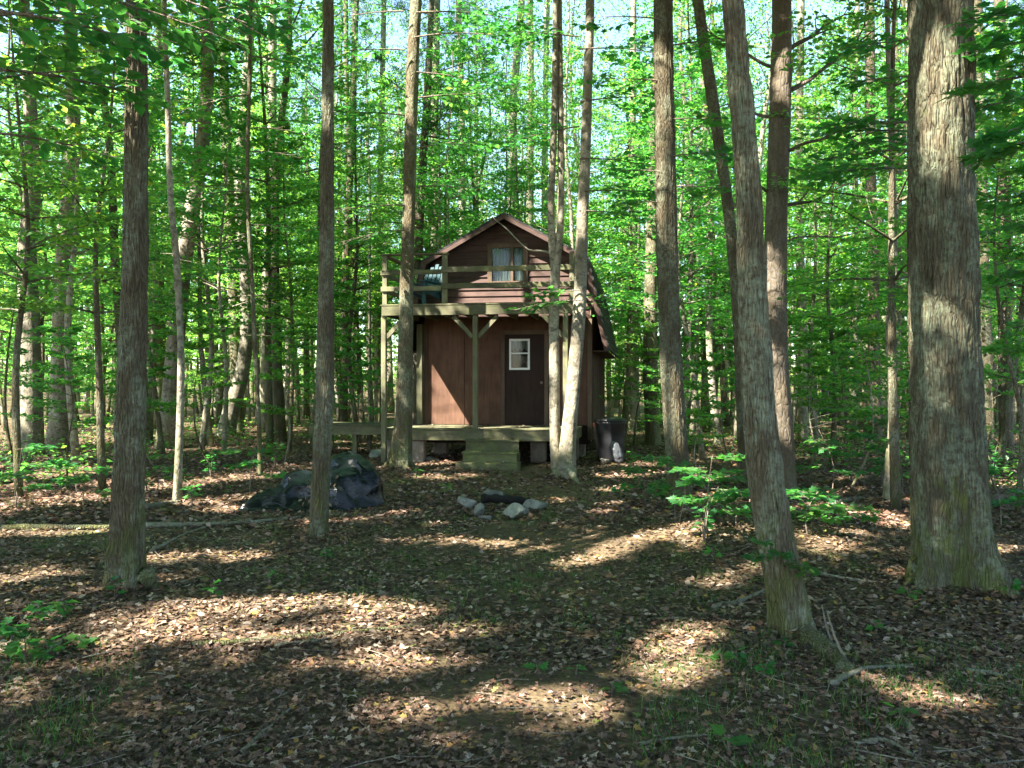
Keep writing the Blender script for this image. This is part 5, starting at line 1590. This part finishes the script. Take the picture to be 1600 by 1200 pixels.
# ------------------------------------------------------------------ the fire ring
def rock(label, q, size, seed, group='stones of the fire ring', name='stone', rz=None):
    rg = np.random.default_rng(seed)
    import bmesh
    bm = bmesh.new()
    bmesh.ops.create_icosphere(bm, subdivisions=3, radius=0.5)
    v = np.array([list(x.co) for x in bm.verts])
    pl = rg.normal(0, 1, (9, 3)); pl /= np.linalg.norm(pl, axis=1)[:, None]
    off = rg.uniform(0.17, 0.33, 9)
    for p, d in zip(pl, off):
        k = v @ p
        ex = np.clip(k - d, 0, None)
        v = v - ex[:, None] * p * 0.93
    v = v * (1 + 0.10 * (vnoise(v[:, 0] * 5 + seed, v[:, 1] * 5, v[:, 2] * 5) - .5)[:, None])
    v = v / np.ptp(v, axis=0) * np.array(size)
    for x, c in zip(bm.verts, v): x.co = c
    me = bpy.data.meshes.new(name); bm.to_mesh(me); bm.free()
    o = link(name, me, M_ROCK)
    o.location = (q.x, q.y, q.z + size[2] * 0.36)
    o.rotation_euler = (rg.uniform(-.15, .15), rg.uniform(-.15, .15), rg.uniform(-.4, .4) if rz is None else rz)
    tag(o, label, 'stone', group)
    return o


rock('pale angular stone at the left of the fire ring', on_ground(728, 791), (0.27, 0.22, 0.2), 1)
rock('upright bluish stone second from the left in the fire ring', on_ground(747, 799), (0.15, 0.15, 0.2), 2)
rock('small flat greenish stone at the front of the fire ring', on_ground(759, 806), (0.18, 0.13, 0.08), 3)
rock('pale stone at the back of the fire ring, above the charred log', on_ground(769, 775), (0.3, 0.2, 0.18), 4)
rock('blocky pale stone at the front right of the fire ring', on_ground(801, 801), (0.3, 0.22, 0.2), 5)
rock('wide sunlit stone at the right of the fire ring', on_ground(833, 786), (0.36, 0.25, 0.17), 6)
rock('small stone just below the wide sunlit stone', on_ground(820, 795), (0.12, 0.1, 0.09), 7)
rock('small pale stone on the ground left of the porch deck', on_ground(548, 712), (0.3, 0.25, 0.2), 8, 'pale stones by the porch')
rock('pale stone by the left end of the lower deck', on_ground(588, 716), (0.32, 0.25, 0.26), 9, 'pale stones by the porch')
rock('flat pale stone under the front edge of the lower deck', on_ground(668, 722), (0.45, 0.25, 0.12), 10, 'pale stones by the porch')
rock('pale rounded stone in front of the black bin', on_ground(945, 722), (0.2, 0.16, 0.13), 11, 'pale stones by the porch')
a, b = on_ground(752, 785), on_ground(826, 783)
mb = MB(); P = np.array([[a.x, a.y + .02, a.z + .1], [(a.x + b.x) / 2, a.y, a.z + .09], [b.x, b.y, b.z + .07]])
lg = mb.tube(smooth_path(P, 16), 0.06 + 0.012 * np.sin(np.arange(16) * 1.7), 12).build('charred_log', M_CHAR, None, True)
tag(lg, 'charred black log lying across the fire ring', 'log')


# ------------------------------------------------------------------ sticks, logs
def stick(label, pts, r, name='fallen_stick', cat='stick', m=M_DEADWOOD, lift=0.5, n=26, sides=8):
    P = []
    for px, py in pts:
        q = on_ground(px, py); P.append((q.x, q.y, 0.0))
    P = smooth_path(np.array(P), n)
    rg = np.random.default_rng(int(abs(pts[0][0]) * 7 + pts[0][1]))
    rad = r * np.linspace(1, 0.5, n) * (1 + .15 * (vnoise(np.arange(n) * .8, pts[0][0], 1.0) - .5))
    P[:, 2] = gz(P[:, 0], P[:, 1]) + rad * lift + 0.012
    P[:, :2] += rg.normal(0, r * .35, (n, 2))
    o = P[0].copy()
    ob = MB().tube(P - o, rad, sides).build(name, m, None, True)
    ob.location = o
    tag(ob, label, cat, 'fallen wood on the forest floor')


stick('long pale fallen log at the left behind the foreground oak', [(-60, 832), (60, 829), (190, 823)], 0.055, 'fallen_log', 'log', M_OAK, 0.2)
stick('fallen branch running from the left oak to the tarpaulin', [(225, 822), (310, 818), (395, 812), (470, 806)], 0.035, 'fallen_branch', 'branch')
stick('thin fallen branch below the tarpaulin, sloping down left', [(235, 858), (290, 832), (330, 816)], 0.018)
stick('pale log by the foot of the thin white sapling', [(225, 798), (255, 792), (282, 787)], 0.05, 'fallen_log', 'log')
stick('straight pale stick at the left edge near the green seedlings', [(-20, 1026), (40, 1008), (105, 988)], 0.014)
stick('thin stick in shade, low left of the path', [(378, 1182), (425, 1140), (478, 1094)], 0.009)
stick('dark stick leaning towards the leaning oak from the left', [(1115, 948), (1155, 938), (1196, 924)], 0.022)
stick('forked stick below the leaning oak root', [(1298, 1072), (1335, 1050), (1360, 1040), (1424, 1035)], 0.02)
stick('curved pale stick at the bottom edge, lower right', [(1335, 1158), (1380, 1150), (1420, 1168), (1458, 1204)], 0.013)
stick('straight pale stick right of the leaning oak root', [(1400, 1106), (1430, 1105), (1460, 1114)], 0.01)
stick('dark stick on the ground between leaning oak and massive oak', [(1262, 898), (1310, 905), (1375, 910)], 0.022)
stick('thin pale stick before the massive oak base', [(1496, 945), (1506, 962), (1512, 978)], 0.008)
stick('slim pale log lying right of the leaning oak', [(1300, 790), (1322, 780), (1345, 777)], 0.05, 'fallen_log', 'log')
stick('low brown log at the right edge behind the massive oak', [(1520, 782), (1570, 780), (1640, 776)], 0.07, 'fallen_log', 'log', M_PINE)
stick('long thin root ridge crossing the sunny litter at the left', [(300, 1020), (420, 1012), (540, 998), (660, 982)], 0.022, 'fallen_branch', 'branch', M_OAK, 0.1)
stick('pale broken branch on the ground left of the path', [(430, 1022), (500, 1012), (560, 990)], 0.014)
stick('pale stick on the bank right of the path', [(1510, 1040), (1560, 1048), (1610, 1060)], 0.012)
stick('thin stick near the bottom edge, right of the path', [(1000, 1165), (1060, 1155), (1110, 1150)], 0.009)
for i, (x0, y0, x1, y1, h0) in enumerate(((1284, 945, 1302, 1005, .25), (1292, 955, 1325, 1030, .3))):
    b = on_ground(x1, y1); a = at(x0, y0, b.y + .1)
    P = smooth_path(np.array([[0, 0, 0.0], [(a.x - b.x) * .6, (a.y - b.y) * .5, (a.z - b.z) * .45], [a.x - b.x, a.y - b.y, a.z - b.z]]), 16)
    o = MB().tube(P, np.linspace(.012, .004, 16), 7).build('bare_shoot', M_DEADWOOD, None, True); o.location = b
    tag(o, ('left' if i == 0 else 'right') + ' of two bare bent shoots beside the leaning oak root', 'shoot', 'bare shoots')


# ------------------------------------------------------------------ things on and by the porch
def adirondack():
    p = local(-1.62, -1.15)
    t = thing('deck_chair', 'teal plastic slatted armchair on the upper deck', 'chair', (p.x, p.y, ZU + 0.004), math.radians(-30))
    for s in (-1, 1):
        MB().beam((s * 0.25, -0.34, 0.0), (s * 0.25, -0.34, 0.5), 0.035, 0.07, (1, 0, 0)).build('leg', M_TEAL, t)
        MB().beam((s * 0.25, 0.42, 0.0), (s * 0.25, 0.22, 0.34), 0.035, 0.07, (1, 0, 0)).build('leg', M_TEAL, t)
        MB().box((s * 0.25 - 0.06, -0.42, 0.5), (s * 0.25 + 0.06, 0.32, 0.525), 0.01).build('armrest', M_TEAL, t)
        MB().beam((s * 0.212, -0.36, 0.33), (s * 0.212, 0.3, 0.22), 0.025, 0.08).build('seat_rail', M_TEAL, t)
    for i in range(5):
        y = -0.36 + i * 0.12
        MB().box((-0.2, y, 0.385 - 0.02 * i), (0.2, y + 0.105, 0.405 - 0.02 * i), 0.006).build('seat_slat', M_TEAL, t)
    for i in range(5):
        x = -0.2 + i * 0.1
        top = 0.98 - 0.06 * abs(i - 2)
        MB().beam((x, 0.22, 0.3), (x * 1.15, 0.22 + 0.42 * (top - 0.3), top), 0.088, 0.018, (0, 1, 0.4)).build('back_slat', M_TEAL, t)
    MB().box((-0.25, 0.345, 0.5), (0.25, 0.37, 0.56), 0.005).build('back_rail', M_TEAL, t)


adirondack()


def lathe(profile, n=24):
    v = []; f = []
    for r, z in profile:
        for k in range(n):
            a = 2 * math.pi * k / n; v.append((r * math.cos(a), r * math.sin(a), z))
    for i in range(len(profile) - 1):
        for k in range(n):
            j = (k + 1) % n
            f.append((i * n + k, i * n + j, (i + 1) * n + j, (i + 1) * n + k))
    f.append(tuple(range(n - 1, -1, -1))); f.append(tuple((len(profile) - 1) * n + k for k in range(n)))
    return MB().add(v, f)


q = Vector((2.12, 18.3, 0)); q.z = gzf(q.x, q.y)
t = thing('black_bin', 'black plastic bin standing at the right corner of the cabin', 'bin', q)
lathe([(0.27, 0), (0.29, 0.03), (0.30, 0.45), (0.315, 0.8), (0.33, 0.82), (0.33, 0.86)]).build('body', M_BLACKBIN, t, True)
lathe([(0.335, 0.864), (0.34, 0.88), (0.33, 0.91), (0.22, 0.95), (0.06, 0.965)]).build('lid', M_BLACKBIN, t, True)
MB().box((-0.385, -0.09, 0.74), (-0.335, 0.07, 0.83), 0.015).build('orange_patch', M_ORANGE, t)  # unidentified orange patch beside the bin, added as a plain block
# pale plastic bag slumped against it
bq = Vector((2.2, 17.93, 0)); bq.z = gzf(bq.x, bq.y)
rg = np.random.default_rng(4)
import bmesh as _bm
bm = _bm.new(); _bm.ops.create_icosphere(bm, subdivisions=4, radius=0.5)
v = np.array([list(x.co) for x in bm.verts])
k = vnoise(v[:, 0] * 7, v[:, 1] * 7, v[:, 2] * 7) - .5; k2 = np.abs(vnoise(v[:, 0] * 4 + 3, v[:, 1] * 4, v[:, 2] * 4) - .5)
v = v * (1 + .22 * k - .3 * k2)[:, None] * np.array([0.27, 0.2, 0.5]); v[:, 0] += -0.25 * (v[:, 2]) ; v[:, 2] = np.maximum(v[:, 2], -0.21)
for x, c in zip(bm.verts, v): x.co = c
me = bpy.data.meshes.new('plastic_bag'); bm.to_mesh(me); bm.free()
o = link('plastic_bag', me, M_BAG); o.location = (bq.x, bq.y, bq.z + 0.22)
tag(o, 'crumpled pale plastic bag slumped against the black bin', 'bag')
pq = local(1.62, -1.72)
o = lathe([(0.07, 0), (0.1, 0.01), (0.11, 0.06), (0.105, 0.11), (0.12, 0.125), (0.115, 0.13), (0.09, 0.1), (0.02, 0.03)]).build('enamel_pot', M_BLUE, None, True)
o.location = (pq.x, pq.y, ZL + 0.004); tag(o, 'small pale blue pot at the right end of the lower deck', 'pot')


# ------------------------------------------------------------------ forest litter, twigs, grass
def litter():
    rg = np.random.default_rng(123)
    def pts(n, d0, d1, pw=1.0):
        D = np.exp(rg.uniform(np.log(d0), np.log(d1), n))
        x = rg.uniform(-1, 1, n) * (0.66 * D + 1.2)
        y = D
        # the worn path carries fewer leaves
        path = np.exp(-((x - 0.1 - 0.03 * (y - 8)) / 1.1) ** 2) * (y > 3) * (y < 17.5)
        keep = rg.random(n) > np.clip(0.7 * path * (0.25 + vnoise(x * 1.2, y * 1.2, .5)), 0, .55) * np.clip((y - 2.5) / 4, .35, 1) + 0.35 * (vnoise(x * .9 + 3, y * .9, 6.5) > .62)
        q = Matrix.Rotation(math.radians(9), 4, 'Z')
        return x[keep], y[keep]
    def leaves(x, y, s0, s1, lift, til):
        n = len(x)
        C = np.column_stack([x, y, gz(x, y) + rg.uniform(0.002, lift, n)])
        az = rg.uniform(0, 6.283, n)
        A = np.column_stack([np.cos(az), np.sin(az), rg.normal(0, .18, n)])
        N = rg.normal(0, til, (n, 3)); N[:, 2] += 1; N[:, 2] *= np.where(rg.random(n) < .5, 1, -1)
        C[:, 2] += 0.006
        return Leaves(C, A, N, rg.uniform(s0, s1, n) ** 1.0)
    x, y = pts(52000, 2.6, 6.2, 1)
    o = link('leaf_litter', leaves(x, y, 0.022, 0.06, 0.014, .3).mesh('leaf_litter', LEAF_OAK), M_LITTER)
    tag(o, 'brown dead leaves carpeting the near forest floor', 'leaves', kind='stuff')
    x, y = pts(62000, 5.2, 12, 1)
    o = link('leaf_litter', leaves(x, y, 0.025, 0.072, 0.018, .33).mesh('leaf_litter', LEAF_OVAL), M_LITTER)
    tag(o, 'brown dead leaves carpeting the middle of the clearing', 'leaves', kind='stuff')
    x, y = pts(90000, 10, 36, 1)
    o = link('leaf_litter', leaves(x, y, 0.045, 0.11, 0.025, .4).mesh('leaf_litter', LEAF_KITE), M_LITTER)
    tag(o, 'brown dead leaves carpeting the floor under the farther trees', 'leaves', kind='stuff')
    # leaves drifted against the feet of the near trees
    X, Y, Zl = [], [], []
    for ob in [o_ for o_ in col.objects if o_.parent is None and o_.get('category') == 'tree' and o_.location.y < 17.5 and abs(o_.location.x) < .64 * o_.location.y and o_.name.split('.')[0] in ('oak_tree', 'old_oak_tree', 'pine_tree', 'forked_tree', 'forest_tree')]:
        r0 = 0.42 if 'old_oak' in ob.name else 0.2
        m = 420 if 'old_oak' in ob.name else 260
        a_ = rg.uniform(0, 6.283, m); d_ = r0 * 0.75 + np.abs(rg.normal(0, .2, m))
        X.append(ob.location.x + np.cos(a_) * d_); Y.append(ob.location.y + np.sin(a_) * d_); Zl.append(rg.uniform(0, 1, m) * .07 * np.exp(-(d_ - r0 * .75) / .14))
    x, y, zl = np.concatenate(X), np.concatenate(Y), np.concatenate(Zl)
    lv = leaves(x, y, 0.03, 0.075, 0.02, .5); lv.c[:, 2] += zl
    o = link('leaf_litter', lv.mesh('leaf_litter', LEAF_OVAL), M_LITTER)
    tag(o, 'dead leaves drifted against the feet of the near trees', 'leaves', kind='stuff')
    # twigs
    mb = MB()
    x, y = pts(900, 2.8, 24)
    for a, b in zip(x, y):
        az = rg.uniform(0, 6.28); L = rg.uniform(.08, .36); z = gzf(a, b) + .022; r = rg.uniform(.002, .005)
        d = np.array([math.cos(az), math.sin(az), rg.normal(.02, .06)])
        p = np.array([a, b, z])
        mb.tube([p, p + d * L * .5 + rg.normal(0, .015, 3) * np.array([1, 1, .4]), p + d * L], [r, r * .8, r * .4], 4, False)
    o = mb.build('twig_litter', M_TWIG); tag(o, 'small dry twigs strewn over the forest floor', 'twigs', kind='stuff')
    # sparse grass, in tufts
    T = 1700
    D = np.exp(rg.uniform(np.log(3.0), np.log(15), T)); tx = rg.uniform(-1, 1, T) * 0.62 * D; ty = D
    dens = vnoise(tx * .8 + 4, ty * .8, 3.0) + 0.25 * np.exp(-((tx - .2) / 1.6) ** 2)
    ok = dens > 0.62
    tx, ty = tx[ok], ty[ok]
    m = 16
    cx = np.repeat(tx, m) + rg.normal(0, .05, len(tx) * m); cy_ = np.repeat(ty, m) + rg.normal(0, .05, len(tx) * m)
    n = len(cx)
    A = rg.normal(0, .45, (n, 3)); A[:, 2] = 1
    N = rg.normal(0, 1, (n, 3))
    lv = Leaves(np.column_stack([cx, cy_, gz(cx, cy_)]), A, N, rg.uniform(.03, .10, n))
    tmpl = (np.array([(-0.02, 0, 0), (0.02, 0, 0), (0.016, 0.55, 0.06), (-0.016, 0.55, 0.06), (0, 1, 0.28)]), [(0, 1, 2), (0, 2, 3), (3, 2, 4)])
    o = link('grass', lv.mesh('grass', tmpl), M_GRASS); tag(o, 'sparse short grass growing along the trodden path', 'grass', kind='stuff')
    # low green ground cover under the farther trees
    n = 26000
    D = np.exp(rg.uniform(np.log(13), np.log(48), n)); x = rg.uniform(-1, 1, n) * .66 * D
    ok = (vnoise(x * .5 + 7, D * .5, 9.0) > 0.52)
    x, D = x[ok], D[ok]
    ok = np.array([not in_cabin(a, b, .1) and (abs(a) > 4.2 or b > 25) for a, b in zip(x, D)])
    x, D = x[ok], D[ok]; n = len(x)
    A = rg.normal(0, 1, (n, 3)); A[:, 2] *= .3; N = rg.normal(0, .4, (n, 3)); N[:, 2] += 1
    o = link('ground_cover', Leaves(np.column_stack([x, D, gz(x, D) + rg.uniform(.03, 1, n) ** 2 * .55]), A, N, rg.uniform(.06, .13, n)).mesh('ground_cover', LEAF_KITE), M_LEAF)
    tag(o, 'low green leafy ground cover among the far trunks', 'ground cover', kind='stuff')


litter()


def porch_leaves():
    rg = np.random.default_rng(8)
    P = []
    for n, x0, x1, y0, y1, z in ((70, -2.3, 1.6, -1.85, -0.1, ZL + .008), (22, -0.48, 0.6, -2.18, -1.95, .54), (18, -0.48, 0.6, -2.5, -2.25, .31), (16, -.5, .6, -2.77, -2.5, .12), (40, -2.3, 1.6, -1.85, -0.1, ZU + .008)):
        for _ in range(n): P.append(tuple(local(rg.uniform(x0, x1), rg.uniform(y0, y1), z + rg.uniform(0, .01))))
    m = len(P)
    A = rg.normal(0, 1, (m, 3)); A[:, 2] *= .1; N = rg.normal(0, .2, (m, 3)); N[:, 2] += 1
    o = link('leaf_litter', Leaves(P, A, N, rg.uniform(.05, .09, m)).mesh('leaf_litter', LEAF_OAK), M_LITTER)
    tag(o, 'scattered dead leaves lying on the porch decks and steps', 'leaves', kind='stuff')


porch_leaves()

def open_canopy():
    bpy.context.view_layer.update()
    for cr, kind, t in CROWNS:
        mw = np.array(cr.matrix_world)
        kill = in_gap(kind.leaves.c @ mw[:3, :3].T + mw[:3, 3])
        if kill.any():
            me = kind.leaves.mesh('crown', kind.template, ~kill)
            me.materials.append(kind.leaf_material)
            cr.data = me


open_canopy()
